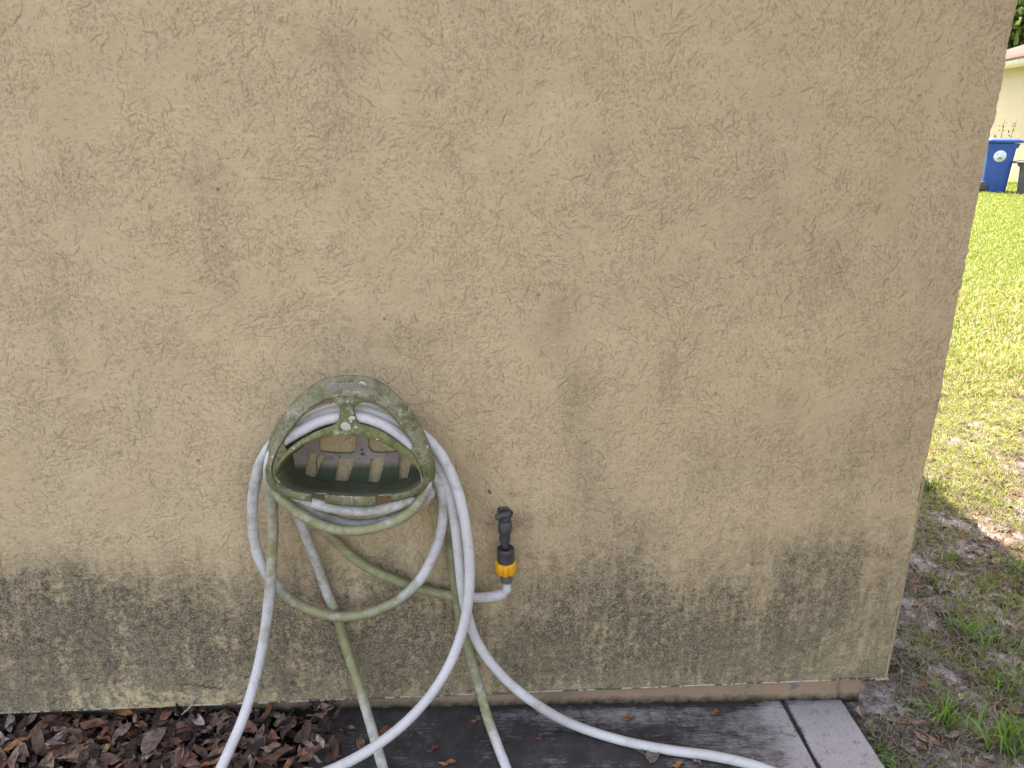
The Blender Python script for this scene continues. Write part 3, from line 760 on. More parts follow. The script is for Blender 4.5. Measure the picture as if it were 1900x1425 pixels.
# ferrule and yellow nut
FA = P(940, 1071, -.062)
a = Acc(); prof = []
for i in range(9):
    z = -.011+i*.0028; prof += [(.0128, z), (.0134, z+.0006), (.0134, z+.0018), (.0128, z+.0024)]
lathe(a, (FA[0], -.062, FA[2]), prof, 24); o = hch(a.build('ferrule', M_FERR))
NU = P(938.5, 1051, -.062)
def flute(t, r, k): return r*(1+.085*(1 if math.cos(8*t+.6) > -.25 else -.6)) if 1 <= k <= 4 else r
a = Acc(); lathe(a, (NU[0], -.062, NU[2]), [(.014, -.0150), (.0200, -.0148), (.0212, -.0125), (.0212, .011), (.0200, .0132), (.0140, .0134)], 64, fl=flute)
o = hch(a.build('coupling_nut', M_YEL)); bevel(o, .0008)

# ------------------------------------------------------------------ tap
fz = lambda py: P(937, py, -.062)[2]
fx = P(937, 1000, -.062)[0]
tap = thing('outdoor_tap', 'blackened outdoor tap sticking out of the stucco above the yellow coupling', 'tap', (fx, 0, fz(985)))
TO = Vector(tap.location)
def tch(o): o.parent = tap; o.matrix_parent_inverse = Matrix.Translation(-TO); return o
def lump(t, r, k): return r*(1+.07*math.sin(3*t+k*1.3)+.05*math.sin(5*t+k*2.1))
a = Acc(); lathe(a, (NU[0], -.062, 0), [(.013, fz(1046)), (.0178, fz(1044)), (.0186, fz(1040)), (.0190, fz(1032)), (.0186, fz(1024)), (.0192, fz(1022)), (.0190, fz(1018)), (.0165, fz(1016)), (.0160, fz(1019)), (.010, fz(1019))], 32)
tch(a.build('vacuum_breaker', M_COLLAR))
a = Acc(); lathe(a, (fx, -.062, 0), [(.0072, fz(1020)), (.0080, fz(1012)), (.0098, fz(1006)), (.0125, fz(1000)), (.0118, fz(992)), (.0140, fz(986)), (.0155, fz(980)), (.0150, fz(973)), (.0132, fz(968)), (.0095, fz(964)), (.003, fz(962))], 26, fl=lump)
zc = fz(978)
lathe(a, (fx+.002, -.001, zc), [(.0115, 0), (.0115, .030), (.0135, .034), (.0135, .045), (.0110, .050), (.010, .061)], 22, 'y')
tch(a.build('valve_body', M_FAUCET))
a = Acc(); lathe(a, (fx+.002, 0, zc), [(.004, .0), (.018, .0004), (.0165, .0022), (.012, .0034)], 26, 'y', fl=lump); tch(a.build('escutcheon', M_FAUCET))
# bonnet leans up and out, with a small lever
a = Acc()
rt = Matrix.Rotation(math.radians(32), 3, 'X')
lathe(a, (fx+.002, -.062, fz(966)), [(.0088, -.006), (.0098, .002), (.0100, .010), (.0078, .013), (.0050, .015), (.0048, .021), (.0010, .022)], 18, rot=rt, fl=lump)
tch(a.build('bonnet', M_FAUCET))
a = Acc()
pA = P(941, 955, -.074); pB = P(919, 962, -.080)
pt_, _ = catmull([pA+[.006, 0, .001], pA, (pA+pB)/2+[0, 0, .002], pB], .002)
V, Q, L = tube(pt_, np.interp(np.linspace(0, 1, len(pt_)), [0, .3, .6, .9, 1], [.0045, .0070, .0062, .0078, .002]), 12); a.add(V, Q)
q = [(i) for i in range(12)]; a.F.append(tuple(q)); a.F.append(tuple(range((len(pt_)-1)*12, len(pt_)*12)))
tch(a.build('lever_handle', M_FAUCET))

# ------------------------------------------------------------------ slab
def slab():
    # x profile with a tooled joint at .785
    x0, x1 = -.385, .942; y0, y1 = .031, -.95
    xs = np.concatenate([np.arange(x0, .776, .006), np.arange(.776, .794, .0015), np.arange(.794, x1-.006, .006), [x1-.004, x1-.0015, x1]])
    ys = np.concatenate([np.arange(y0, -.45, -.006), np.arange(-.45, y1, -.03)])
    X, Y = np.meshgrid(xs, ys); nz = np.vectorize(lambda x, y: mnoise.noise(Vector((x*18, y*18, 0)))*.0012+mnoise.noise(Vector((x*55, y*90, 4)))*.0006)(X, Y)
    Z = -.028*X+nz
    Z -= .007*np.exp(-((X-.785)/.0034)**2)
    Z = np.where(X > x1-.003, Z-.004, Z)
    mo = .95-.75/(1+np.exp(-(X-(.715+.10*(Y+.1)))/.028))+.16*np.vectorize(lambda x, y: mnoise.noise(Vector((x*9, y*14, 8)))+.7*mnoise.noise(Vector((x*26, y*30, 3))))(X, Y)+.09+.22*np.exp(-((x1-X)/.012)**2)
    mo += .25*np.exp(-((Y-.03)/.018)**2)
    mo -= .30*np.exp(-(((X-.33)/.28)**2+((Y-.005)/.05)**2))
    mo -= .16*np.exp(-(((X-.60)/.10)**2+((Y+.10)/.09)**2))
    mo += .9*np.exp(-((X-.785)/.006)**2)+.22*np.exp(-(((X-.80)/.05)**2+((Y+.05)/.06)**2))
    V = np.stack([X, Y, Z], -1); nr, nc = X.shape
    V = V.reshape(-1, 3); f = [tuple(q) for q in grid_faces(nr, nc)[:, ::-1]]; mo = list(mo.ravel())
    # skirts
    def skirt(ids):
        nonlocal V, f, mo
        base = len(V); low = V[ids].copy(); low[:, 2] -= .10; V = np.vstack([V, low]); mo += [.55]*len(ids)
        for i in range(len(ids)-1): f.append((ids[i], ids[i+1], base+i+1, base+i))
    skirt([r*nc+nc-1 for r in range(nr)]); skirt([(nr-1)*nc+c for c in range(nc)][::-1]); skirt([r*nc for r in range(nr)][::-1])
    o = mesh_np('concrete_walk', V, f, M_SLAB, None, True, {'mould': np.array(mo)}); o['kind'] = 'structure'
slab()

# ------------------------------------------------------------------ ground
def ss(x, a_, b_): t = np.clip((x-a_)/(b_-a_), 0, 1); return t*t*(3-2*t)
def gz(x, y):
    r = np.hypot(x, y)
    z = -.034-.10*ss(r, 3, 12)
    n1 = mnoise.noise(Vector((x*2.1, y*2.1, 0)))*.022+mnoise.noise(Vector((x*7, y*7, 2)))*.010+mnoise.noise(Vector((x*22, y*22, 5)))*.005
    w = 1 if r < 6 else 6/r
    z = z+n1*w
    if x < .935 and -1.0 < y < .2 and x > -.4: z = -.075
    if x <= -.4 and y < .1: z = -.055+n1*.3
    return z
def ground():
    xs = np.concatenate([[-70, -30, -12, -6, -3, -2], np.arange(-1.6, .9, .06), np.arange(.9, 3.6, .016), np.arange(3.6, 8, .12), np.arange(8, 16, .5), [17, 20, 26, 40, 80]])
    ys = np.concatenate([[-40, -15, -6, -3, -2], np.arange(-1.4, -.3, .05), np.arange(-.3, 3.2, .016), np.arange(3.2, 9, .12), np.arange(9, 22, .5), [24, 30, 45, 90]])
    X, Y = np.meshgrid(xs, ys); Z = np.vectorize(gz)(X, Y)
    lawn = ss(Y+.25*np.vectorize(lambda x, y: mnoise.noise(Vector((x*3, y*3, 9))))(X, Y), 1.2, 3.2)
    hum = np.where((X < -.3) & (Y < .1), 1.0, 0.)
    V = np.stack([X, Y, Z], -1).reshape(-1, 3)
    o = mesh_np('ground', V, grid_faces(*X.shape), M_SOIL, None, True, {'lawn': lawn.ravel(), 'humus': hum.ravel()}); o['kind'] = 'structure'
ground()

# ------------------------------------------------------------------ leaves
def leaf_geo(L, W, curl, fold, g, nu=9, nv=5):
    """a lance shaped leaf: u along, v across; curls along its length and folds at the midrib"""
    V = []; asym = g.uniform(-.12, .12); bend = g.uniform(-.25, .25)
    for i in range(nu):
        t = i/(nu-1); w = W/2*(math.sin(math.pi*min(1, max(0, t))**.85)**.75)
        if i in (0, nu-1): w = W*.02
        a_ = curl*(t-.5)
        for j in range(nv):
            s_ = j/(nv-1)*2-1; x = (t-.5)*L; y = s_*w*(1+asym*s_)+bend*L*((t-.5)**2); z = abs(s_)*w*fold+.004*math.sin(7*t+3*s_)*abs(s_)
            # curl
            z += curl*L*.5*((t-.5)**2)*4*.5
            V.append((x, y, z))
    f = [tuple(q) for q in grid_faces(nu, nv)]
    return np.array(V), f
def stem(V, L): pass
def rotm(rz, rx, ry): return np.array(Matrix.Rotation(rz, 3, 'Z') @ Matrix.Rotation(ry, 3, 'Y') @ Matrix.Rotation(rx, 3, 'X'))
PAL = [((.18, .105, .074), 5), ((.27, .175, .125), 3.5), ((.10, .056, .040), 5), ((.035, .024, .019), 5), ((.26, .105, .045), 1.6), ((.34, .24, .165), 1.4), ((.20, .085, .05), 1.5), ((.29, .22, .19), 2)]
PW = np.array([p[1] for p in PAL]); PW = PW/PW.sum()
def pal(g):
    c = np.array(PAL[g.choice(len(PAL), p=PW)][0]); return c*g.uniform(.75, 1.25)
g = np.random.default_rng(5)
acc = Acc()
def pile_h(x, y):
    e = np.clip((-.34-x)/.20, 0, 1)
    return (.018+.035*np.clip((y+.05)/.08, 0, 1)*np.exp(-((x+.78)/.16)**2)+.012)*e
for i in range(4200):
    x = g.uniform(-1.7, -.31); y = g.uniform(-.62, .03)
    if x > -.46 and g.random() < (x+.46)/.15: continue
    onslab = .055 if x > -.40 else 0
    lay = g.random()**.6
    h = onslab-.045+(.045+pile_h(x, y))*lay+.006*g.random()
    L = g.uniform(.034, .070)*(1 if g.random() < .8 else .7)
    V, f = leaf_geo(L, L*g.uniform(.28, .46), g.normal(.1, .35), g.uniform(-.1, .7), g)
    R = rotm(g.uniform(0, 6.28), g.normal(0, .45), g.normal(0, .38)+(.3 if g.random() < .1 else 0))
    V = V@R.T+np.array([x, y, h])
    V[:, 1] = np.minimum(V[:, 1], .026); V[:, 2] = np.maximum(V[:, 2], -.05)
    acc.add(V, f, pal(g)*1.25)
o = acc.build('leaf_litter', M_LEAF); tag(o, 'deep litter of brown curled dead leaves piled against the foot of the wall', 'leaf litter', kind='stuff')

def one_leaf(label, px, py, L, W, rz, col, curl=.2, fold=.3, rx=0., ry=0., z=.004, group=None, seed=0, world=None):
    gg = np.random.default_rng(seed+100); V, f = leaf_geo(L, W, curl, fold, gg, 13, 7)
    V = V@rotm(rz, rx, ry).T
    p = G(px, py, z) if world is None else np.array(world, float)
    if world is None and p[0] > -.385 and p[0] < .95: p = G(px, py, z-.028*p[0])
    V[:, 2] -= V[:, 2].min() if abs(rx)+abs(ry) < .6 else 0
    a_ = Acc(); a_.add(V+p, f, col); n = len(V)
    # petiole and midrib
    m = V.reshape(13, 7, 3)[:, 3]+p; end = m[0]+(m[0]-m[1])*1.4; ribs = np.vstack([[end], m]) + [0, 0, .0004]
    tv, tq, _ = tube(ribs, np.linspace(.0009, .0004, len(ribs)), 6); a_.add(tv, tq, np.array(col)*1.25)
    o = a_.build('dead_leaf', M_LEAF, origin=p); md = o.modifiers.new('thick', 'SOLIDIFY'); md.thickness = .0005
    return tag(o, label, 'leaf', group)
GS = 'dead leaves lying on the concrete walk'; GPl = 'loose dead leaves on top of the leaf pile'; GD = 'dead leaves on the bare soil past the wall corner'
one_leaf('tan oval dead leaf on the dark walk just right of the leaf pile', 647, 1354, .034, .015, .1, (.33, .20, .13), z=.003, group=GS, seed=1)
one_leaf('brown pointed dead leaf on the dark walk touching the left side of the hose', 669, 1380, .044, .020, 1.9, (.25, .16, .12), z=.003, group=GS, seed=2)
one_leaf('small rust leaf tucked behind the greenish hose on the walk', 688, 1364, .026, .012, 2.2, (.30, .16, .10), z=.003, group=GS, seed=3)
one_leaf('rust red leaf standing on edge between the crossing hoses', 714, 1358, .036, .018, .9, (.26, .085, .04), fold=.8, rx=.6, z=.006, group=GS, seed=4)
one_leaf('glossy red brown folded leaf at the right edge of the leaf pile', 618, 1382, .040, .024, 1.2, (.30, .10, .045), fold=.7, rx=.3, z=.012, group=GS, seed=5)
one_leaf('small orange leaf on the walk below the red brown folded leaf', 623, 1408, .016, .010, .6, (.40, .15, .04), z=.003, group=GS, seed=6)
one_leaf('narrow dark red leaf alone on the walk between the two hanging hoses', 804, 1391, .028, .010, .5, (.17, .05, .03), fold=.6, z=.003, group=GS, seed=7)
one_leaf('bright orange leaf cut by the bottom edge left of the middle hose', 832, 1417, .036, .012, .1, (.42, .16, .045), z=.003, group=GS, seed=8)
one_leaf('tiny rust leaf on the walk close behind the hose near the wall foot', 884, 1338, .022, .009, .3, (.30, .11, .06), z=.003, group=GS, seed=9)
one_leaf('dark red leaf on the walk below the curved hose', 1003, 1368, .024, .013, .6, (.16, .05, .035), z=.003, group=GS, seed=10)
one_leaf('flat orange brown leaf on the walk in front of the foundation', 1166, 1333, .036, .015, .1, (.30, .12, .035), z=.003, group=GS, seed=11)
one_leaf('olive tan pointed leaf lying slantwise on the walk', 1247, 1338, .042, .014, -.9, (.27, .21, .11), z=.003, group=GS, seed=12)
one_leaf('small orange leaf against the foot of the foundation', 1327, 1323, .020, .013, .2, (.32, .12, .04), fold=.7, z=.003, group=GS, seed=13)
one_leaf('curled grey brown leaf trapped under the hose on the walk', 1212, 1402, .058, .030, 1.0, (.24, .18, .15), curl=.5, fold=.5, z=.003, group=GS, seed=14)
one_leaf('thin twisted tan leaf beside the hose by the bottom edge', 1185, 1394, .040, .010, -.9, (.22, .17, .13), curl=.5, fold=.9, z=.003, group=GS, seed=15)
one_leaf('small golden leaf at the bottom edge below the hose', 1258, 1420, .022, .012, .4, (.42, .20, .05), z=.003, group=GS, seed=16)
one_leaf('pale curled leaf by the bottom edge right of the golden leaf', 1294, 1415, .024, .011, -.9, (.26, .22, .18), z=.003, group=GS, seed=17)
one_leaf('dark brown leaf standing upright against the wall above the pile', 331, 1322, .050, .034, .2, (.045, .028, .022), ry=1.45, fold=.1, z=.05, group=GPl, seed=20)
one_leaf('rust brown pointed leaf at the left of the pile near the wall', 76, 1352, .070, .024, 1.25, (.30, .125, .06), z=.03, rx=.3, group=GPl, seed=21)
one_leaf('bright orange leaf on the pile near the left edge', 30, 1382, .052, .016, .8, (.42, .19, .06), z=.03, rx=.3, group=GPl, seed=22)
one_leaf('large pale brown curled leaf in the middle of the pile', 285, 1375, .085, .040, 1.3, (.27, .19, .15), z=.035, rx=.2, fold=.5, group=GPl, seed=23)
one_leaf('broad red brown leaf right of the large curled leaf', 340, 1405, .060, .032, 1.7, (.20, .09, .065), z=.03, group=GPl, seed=24)
one_leaf('small yellow orange leaf in the pile above the bottom edge', 200, 1389, .026, .013, 1.2, (.44, .26, .10), z=.034, group=GPl, seed=25)
one_leaf('tan leaf with a dark leaf across it right of the long straight hose', 505, 1388, .040, .026, .2, (.30, .21, .15), z=.034, group=GPl, seed=26)
one_leaf('long dark red leaf lying across the tan leaf', 520, 1398, .062, .024, .5, (.17, .075, .05), z=.046, group=GPl, seed=27)
one_leaf('orange brown leaf cut by the bottom edge right of the long straight hose', 537, 1418, .040, .016, 1.1, (.38, .16, .07), z=.034, group=GPl, seed=28)
one_leaf('small reddish leaf on the pile just left of the hose', 385, 1355, .022, .018, .3, (.24, .11, .09), z=.034, group=GPl, seed=29)
one_leaf('pale straw coloured leaf standing slantwise against the wall', 362, 1305, .052, .006, .75, (.40, .34, .27), ry=-.5, world=P(362, 1306, .0)-np.array([0, .012, 0]), group=GPl, seed=30)
one_leaf('tan leaf curled up at the lower left of the pile', 140, 1400, .055, .024, .6, (.32, .22, .13), z=.034, rx=-.3, group=GPl, seed=31)
def dz(px, py):
    p = G(px, py, -.03); return gz(p[0], p[1])+.006
for i, (lab, px, py, L, W, rz, c) in enumerate([
    ('large pale brown leaf lowest left on the soil beside the walk edge', 1690, 1395, .075, .026, 2.2, (.27, .20, .17)),
    ('orange tan pointed leaf on the soil between two grass tufts', 1722, 1376, .075, .030, -.8, (.36, .22, .13)),
    ('long brown leaf lying parallel above the orange tan one', 1705, 1342, .080, .022, -.6, (.25, .17, .13)),
    ('tan leaf propped against the walk edge at its upper corner', 1654, 1338, .050, .018, -.8, (.30, .21, .14)),
    ('brown leaf flat on the soil under the big grass tuft', 1772, 1365, .060, .020, .05, (.29, .21, .16)),
    ('big rust leaf near the bottom right corner', 1846, 1378, .085, .032, -.7, (.32, .19, .12)),
    ('grey oval leaf near the bottom right corner', 1834, 1408, .040, .026, -1.0, (.30, .27, .23)),
    ('brown leaf half under grass at the right edge', 1872, 1392, .060, .020, -.7, (.26, .16, .11)),
    ('pale pointed leaf on the shaded soil in the middle distance', 1840, 1113, .070, .022, -.35, (.38, .31, .27)),
    ('pink brown upright leaf beside the pale pointed leaf', 1862, 1093, .040, .020, 1.2, (.36, .24, .20)),
    ('red sliver of leaf between two pale leaves', 1854, 1097, .036, .008, 2.0, (.40, .15, .12)),
    ('whitish leaf alone on the dark soil near the corner', 1735, 953, .050, .018, .1, (.42, .38, .34)),
    ('narrow grey leaf just below the whitish one', 1733, 972, .060, .012, 0, (.36, .32, .29)),
    ('small round pale leaf close to the wall edge', 1736, 1023, .030, .020, 1.2, (.40, .36, .31)),
    ('grey brown leaf on soil far right beside sunlight', 1862, 984, .070, .020, -.3, (.30, .27, .25)),
    ('slim pale leaf lying across on the soil at mid height', 1790, 1067, .050, .013, .15, (.42, .37, .31)),
    ('mauve curled leaf among clover below mid height', 1826, 1228, .045, .022, .1, (.32, .25, .24)),
    ('tan leaf under the mauve curled leaf', 1830, 1238, .035, .018, -.3, (.34, .25, .2)),
    ('rust curled leaf on the soil below a grass clump', 1775, 1190, .028, .010, -.6, (.36, .18, .10)),
    ('brown leaf leaning by the tuft nearest the walk corner', 1704, 1306, .036, .022, 1.3, (.28, .22, .18)),
    ('dusty pink leaf pair half buried near the centre of the soil', 1765, 1270, .045, .022, -.7, (.34, .26, .23)),
    ('small grey green leaf right of the dusty pink leaf', 1788, 1278, .022, .014, 0, (.30, .34, .30)),
    ('brown oval leaf at the right edge above the big rust leaf', 1885, 1320, .050, .02, -1.1, (.26, .14, .09))]):
    one_leaf(lab, px, py, L*.8, W*.85, rz, c, z=dz(px, py), curl=.3, fold=.45, group=GD, seed=40+i)

# ------------------------------------------------------------------ grass and debris
def blades(pos, h, w, lean, az, col, nseg=3):
    """vectorised blades; pos (n,3)"""
    n = len(pos); ts = np.linspace(0, 1, nseg+1)
    d = np.stack([np.cos(az), np.sin(az), np.zeros(n)], 1); sd = np.stack([-np.sin(az), np.cos(az), np.zeros(n)], 1)
    V = np.zeros((n, 2*nseg+1, 3)); C = np.zeros((n, 2*nseg+1, 3))
    for i, t in enumerate(ts):
        c = pos+d*(h*np.sin(lean)*t**1.6)[:, None]+np.array([0, 0, 1])*(h*np.cos(lean*t)*t)[:, None]
        ww = (w/2*(1-t**2*.9))[:, None]
        if i < nseg: V[:, 2*i] = c-sd*ww; V[:, 2*i+1] = c+sd*ww; C[:, 2*i] = C[:, 2*i+1] = col
        else: V[:, 2*i] = c; C[:, 2*i] = col
    k = 2*nseg+1; b = (np.arange(n)*k)[:, None]
    quads = [b+np.array([[2*i, 2*i+1, 2*i+3, 2*i+2]]) for i in range(nseg-1)]; Q = np.concatenate(quads) if quads else np.zeros((0, 4), int)
    T = b+np.array([[2*nseg-2, 2*nseg-1, 2*nseg]])
    return V.reshape(-1, 3), Q, T, C.reshape(-1, 3)
def mesh_blades(name, parts, label, origin=None, thingcat=None, stuff=True, group=None):
    Vs = []; F = []; Cs = []; tot = []; n = 0; idx = []
    for V, Q, T, C in parts:
        Vs.append(V); Cs.append(C); idx.append((Q+n).ravel()); tot.append(np.full(len(Q), 4)); idx.append((T+n).ravel()); tot.append(np.full(len(T), 3)); n += len(V)
    V = np.concatenate(Vs).astype(np.float32); C = np.concatenate(Cs); idx = np.concatenate(idx).astype(np.int32); tot = np.concatenate(tot).astype(np.int32)
    if origin is not None: V = V-np.asarray(origin, np.float32)
    me = bpy.data.meshes.new(name); me.vertices.add(len(V)); me.vertices.foreach_set('co', V.ravel()); me.loops.add(len(idx)); me.loops.foreach_set('vertex_index', idx)
    st = np.concatenate(([0], np.cumsum(tot)[:-1])).astype(np.int32); me.polygons.add(len(tot)); me.polygons.foreach_set('loop_start', st); me.polygons.foreach_set('loop_total', tot)
    me.update(calc_edges=True); at = me.attributes.new('lc', 'FLOAT_COLOR', 'POINT'); c4 = np.ones((len(C), 4), np.float32); c4[:, :3] = C; at.data.foreach_set('color', c4.ravel())
    me.materials.append(M_GRASS); o = bpy.data.objects.new(name, me); COL.objects.link(o)
    if origin is not None: o.location = origin
    return tag(o, label, thingcat, group, 'stuff' if stuff else None)
def gzs(p): return np.array([gz(x, y) for x, y in p])
def pnoise(xy, sc, off=0.): return np.array([mnoise.noise(Vector((x*sc, y*sc, off))) for x, y in xy])
g = np.random.default_rng(77)
def wedge(n, ymin, ymax, pw=1.0, ml=.9, mr=.9):
    """points in the strip of ground seen past the corner, widening with distance"""
    y = ymin+(ymax-ymin)*g.random(n)**pw; d = y+1.533
    xl = 1.03*d/1.533-ml*(.35+.05*d)-(.30*np.clip(d-2.2, 0, 20) if ml > .7 else 0); xr_ = d*.80+.15+mr*(.4+.06*d)
    x = xl+(xr_-xl)*g.random(n); return np.stack([x, y], 1)
def gcol(n, dry):
    a_ = np.array([.15, .235, .035]); b_ = np.array([.27, .33, .07]); c_ = np.array([.40, .35, .17]); t = g.random((n, 1))
    c = a_*(1-t)+b_*t; k = (g.random(n) < dry)[:, None]; return np.where(k, c_*g.uniform(.7, 1.2, (n, 1)), c)
parts = []
# far, even lawn
pos = wedge(250000, 2.2, 17.0, 1.15)
m = ~((pos[:, 0] < 1.1) & (pos[:, 1] > 0)); pos = pos[m]
den = pnoise(pos, 1.3)+.6*pnoise(pos, 4.5, 3)
far = np.clip((pos[:, 1]-2.4)/4.5, 0, 1)
keep = g.random(len(pos)) < np.clip(.55+.9*den*(1-far)+.65*far, .06, 1); pos = pos[keep]; far = far[keep]
n = len(pos); d = pos[:, 1]+1.5
P3 = np.column_stack([pos, gzs(pos)-.004])
col = gcol(n, 0)*1.0; dry = (g.random(n) < .42-.36*far)[:, None]; col = np.where(dry, np.array([.48, .43, .26])*g.uniform(.7, 1.2, (n, 1)), col)
parts.append(blades(P3, g.uniform(.03, .075, n), .0035+.0012*d*g.uniform(.6, 1.2, n), g.uniform(.2, 1.3, n), g.uniform(0, 6.28, n), col, 2))
# near, broken turf
pos = wedge(95000, -.5, 3.2, .9, .6, .8); pos = pos[~((pos[:, 0] < 1.05) & (pos[:, 1] > -.01)) & (pos[:, 0] > .965)]
den = pnoise(pos, 3.2, 11)+.7*pnoise(pos, 9, 5)+.30*ss(pos[:, 1], .7, 1.6)+.16*ss(pos[:, 0], 1.15, 1.7)+.13+.16*ss(.5-pos[:, 1], 0, .4)
keep = g.random(len(pos)) < np.clip(-.02+1.5*den, 0.015, .9); pos = pos[keep]; n = len(pos)
P3 = np.column_stack([pos, gzs(pos)-.003]); col = gcol(n, .14)*(.85+.45*ss(pos[:, 1], .6, 1.4))[:, None]
parts.append(blades(P3, g.uniform(.012, .045, n), g.uniform(.002, .0042, n), g.uniform(.3, 1.45, n), g.uniform(0, 6.28, n), col, 3))
mesh_blades('grass', parts, 'short bright green lawn grass running from the wall corner to the neighbour', None, 'grass')
# straw and twigs on the soil
g = np.random.default_rng(78)
pos = wedge(20000, -.5, 3.0, 1, .6, .8); pos = pos[~((pos[:, 0] < 1.05) & (pos[:, 1] > -.01)) & (pos[:, 0] > .955)]; n = len(pos)
P3 = np.column_stack([pos, gzs(pos)+.003]); t = g.random((n, 1)); col = np.array([.34, .28, .22])*t+np.array([.08, .06, .05])*(1-t)
mesh_blades('straw_debris', [blades(P3, g.uniform(.015, .07, n), g.uniform(.001, .0024, n), np.full(n, 1.5)+g.uniform(-.08, .0, n), g.uniform(0, 6.28, n), col, 3)],
            'dry straw and twig bits scattered over the bare soil', None, 'debris')
# crumbs of leaf on the soil
acc = Acc()
pos = wedge(2400, -.45, 2.6, 1, .5, .7); pos = pos[~((pos[:, 0] < 1.05) & (pos[:, 1] > -.01)) & (pos[:, 0] > .96)]
for x, y in pos:
    L = g.uniform(.012, .045); V, f = leaf_geo(L, L*.4, g.normal(.2, .4), g.uniform(0, .7), g, 6, 3); V = V@rotm(g.uniform(0, 6.28), g.normal(0, .3), g.normal(0, .25)).T
    acc.add(V+np.array([x, y, gz(x, y)+.005]), f, pal(g)*g.uniform(1, 1.6))
tag(acc.build('leaf_crumbs', M_LEAF), 'small broken leaf crumbs strewn on the soil past the corner', 'leaf litter', kind='stuff')
# separate tufts
def tuft(label, px, py, n, h, w, seed, spread=.02, colr=(.12, .22, .035), leanr=(.2, 1.2)):
    gg = np.random.default_rng(seed); p = G(px, py, -.03); p[2] = gz(p[0], p[1])-.002
    pos = p+np.column_stack([gg.normal(0, spread, (n, 2)), np.zeros(n)]); col = np.array(colr)*gg.uniform(.6, 1.5, (n, 1))
    mesh_blades('grass_tuft', [blades(pos, gg.uniform(.5, 1, n)*h, gg.uniform(.6, 1.1, n)*w, gg.uniform(*leanr, n), gg.uniform(0, 6.28, n), col, 5)], label, p, 'grass tuft', False, 'broad bladed grass tufts on the soil')
tuft('broad bladed grass tuft in the middle of the leaves beside the walk', 1748, 1335, 46, .085, .0065, 1)
tuft('small grass tuft just left of the big tuft', 1695, 1318, 26, .05, .006, 2)
tuft('tall bright grass tuft at the bottom right edge', 1875, 1385, 70, .12, .007, 3, .03)
tuft('bushy grass tuft standing alone on the bare soil in shade', 1795, 1175, 60, .07, .005, 4, .022, (.11, .22, .03))
tuft('low clover like tuft hugging the walk edge at the bottom', 1640, 1398, 60, .028, .009, 5, .022, (.09, .19, .04), (.8, 1.4))
tuft('dense green tuft at the right edge above the tall bright one', 1885, 1270, 90, .06, .005, 6, .04)
tuft('wispy tuft at the foot of the corner bead', 1675, 1235, 50, .03, .005, 7, .03, (.07, .13, .04), (.5, 1.4))
tuft('small two leaf weed between soil patches in shade', 1770, 1035, 9, .055, .010, 8, .006)
tuft('leafy tuft in shade under the edge of the sunlight', 1730, 905, 60, .08, .006, 9, .03, (.10, .17, .04))
tuft('right hand shaded tuft on the soil at mid height', 1885, 1062, 60, .06, .006, 10, .03)
tuft('grass clump right of the lone bushy tuft', 1850, 1190, 80, .045, .005, 12, .03, (.09, .18, .035), (.5, 1.4))
tuft('short clump below the wall edge among straw', 1690, 1105, 60, .03, .005, 13, .02, (.07, .11, .03), (.6, 1.4))

# ------------------------------------------------------------------ neighbour's house, bins, shrub, trees
HZ = -.134
M_NW = m_simple('neighbour_stucco', (.42, .39, .28), (.38, .355, .255), 6, .9, .15, .4)
M_FAS = m_simple('neighbour_fascia', (.62, .64, .58), (.56, .58, .52), 5, .6, .3, .05)
def m_tile():
    s = NT('pink_roof_tile', .8, .2)
    br = s.n('ShaderNodeTexBrick'); s.put(br.inputs['Vector'], s.coord('UV')); br.inputs['Scale'].default_value = 1
    s.put(br.inputs['Color1'], (.115, .048, .042, 1)); s.put(br.inputs['Color2'], (.145, .075, .066, 1)); s.put(br.inputs['Mortar'], (.12, .08, .07, 1))
    br.inputs['Brick Width'].default_value = .30; br.inputs['Row Height'].default_value = .28; br.inputs['Mortar Size'].default_value = .014
    c = s.mix(s.noise(3, 4, .6, lo=.4, hi=.7), br.outputs[0], (.13, .075, .068)); s.base(c); return s.m
M_TILE = m_tile()
nb = thing('neighbour_house', 'cream neighbouring house with pink shingle roof behind the bins', 'house', tuple(G(1890, 334, HZ)))
NB0 = np.array(nb.location)
wd = np.array([math.sin(math.radians(17)), math.cos(math.radians(17)), 0]); wnm = np.array([-wd[1], wd[0], 0])   # along the wall, and out of it
def nch(o): o.parent = nb; o.matrix_parent_inverse = Matrix.Translation(-Vector(NB0)); return o
# eave height from the picture
eh = None
r = ray(1890, 119); t = ((NB0-CAM)@wnm+.0)/(r@wnm); wt = (CAM+r*t)
ed = CAM+r*(((NB0-CAM)@wnm+.45)/(r@wnm)); ZE = ed[2]
def nbp(u, v, z): return NB0*np.array([1, 1, 0])+wd*u+wnm*v+np.array([0, 0, z])
U0, U1 = -4.5, 8.0
a = Acc(); V = [nbp(U0, 0, HZ-.3), nbp(U1, 0, HZ-.3), nbp(U1, 0, ZE+.06), nbp(U0, 0, ZE+.06), nbp(U0, -7, HZ-.3), nbp(U1, -7, HZ-.3), nbp(U1, -7, ZE+.06), nbp(U0, -7, ZE+.06)]
a.add(V, [(0, 1, 2, 3), (5, 4, 7, 6), (4, 0, 3, 7), (1, 5, 6, 2)]); nch(a.build('wall', M_NW, None, False))
a = Acc(); ov = .45
V = [nbp(U0-ov, ov, ZE), nbp(U1+ov, ov, ZE), nbp(U1+ov, ov, ZE+.17), nbp(U0-ov, ov, ZE+.17), nbp(U0-ov, -.1, ZE+.004), nbp(U1+ov, -.1, ZE+.004),
     nbp(U0-ov, ov-.03, ZE), nbp(U0-ov, -7.4, ZE), nbp(U0-ov, -7.4, ZE+.17)]
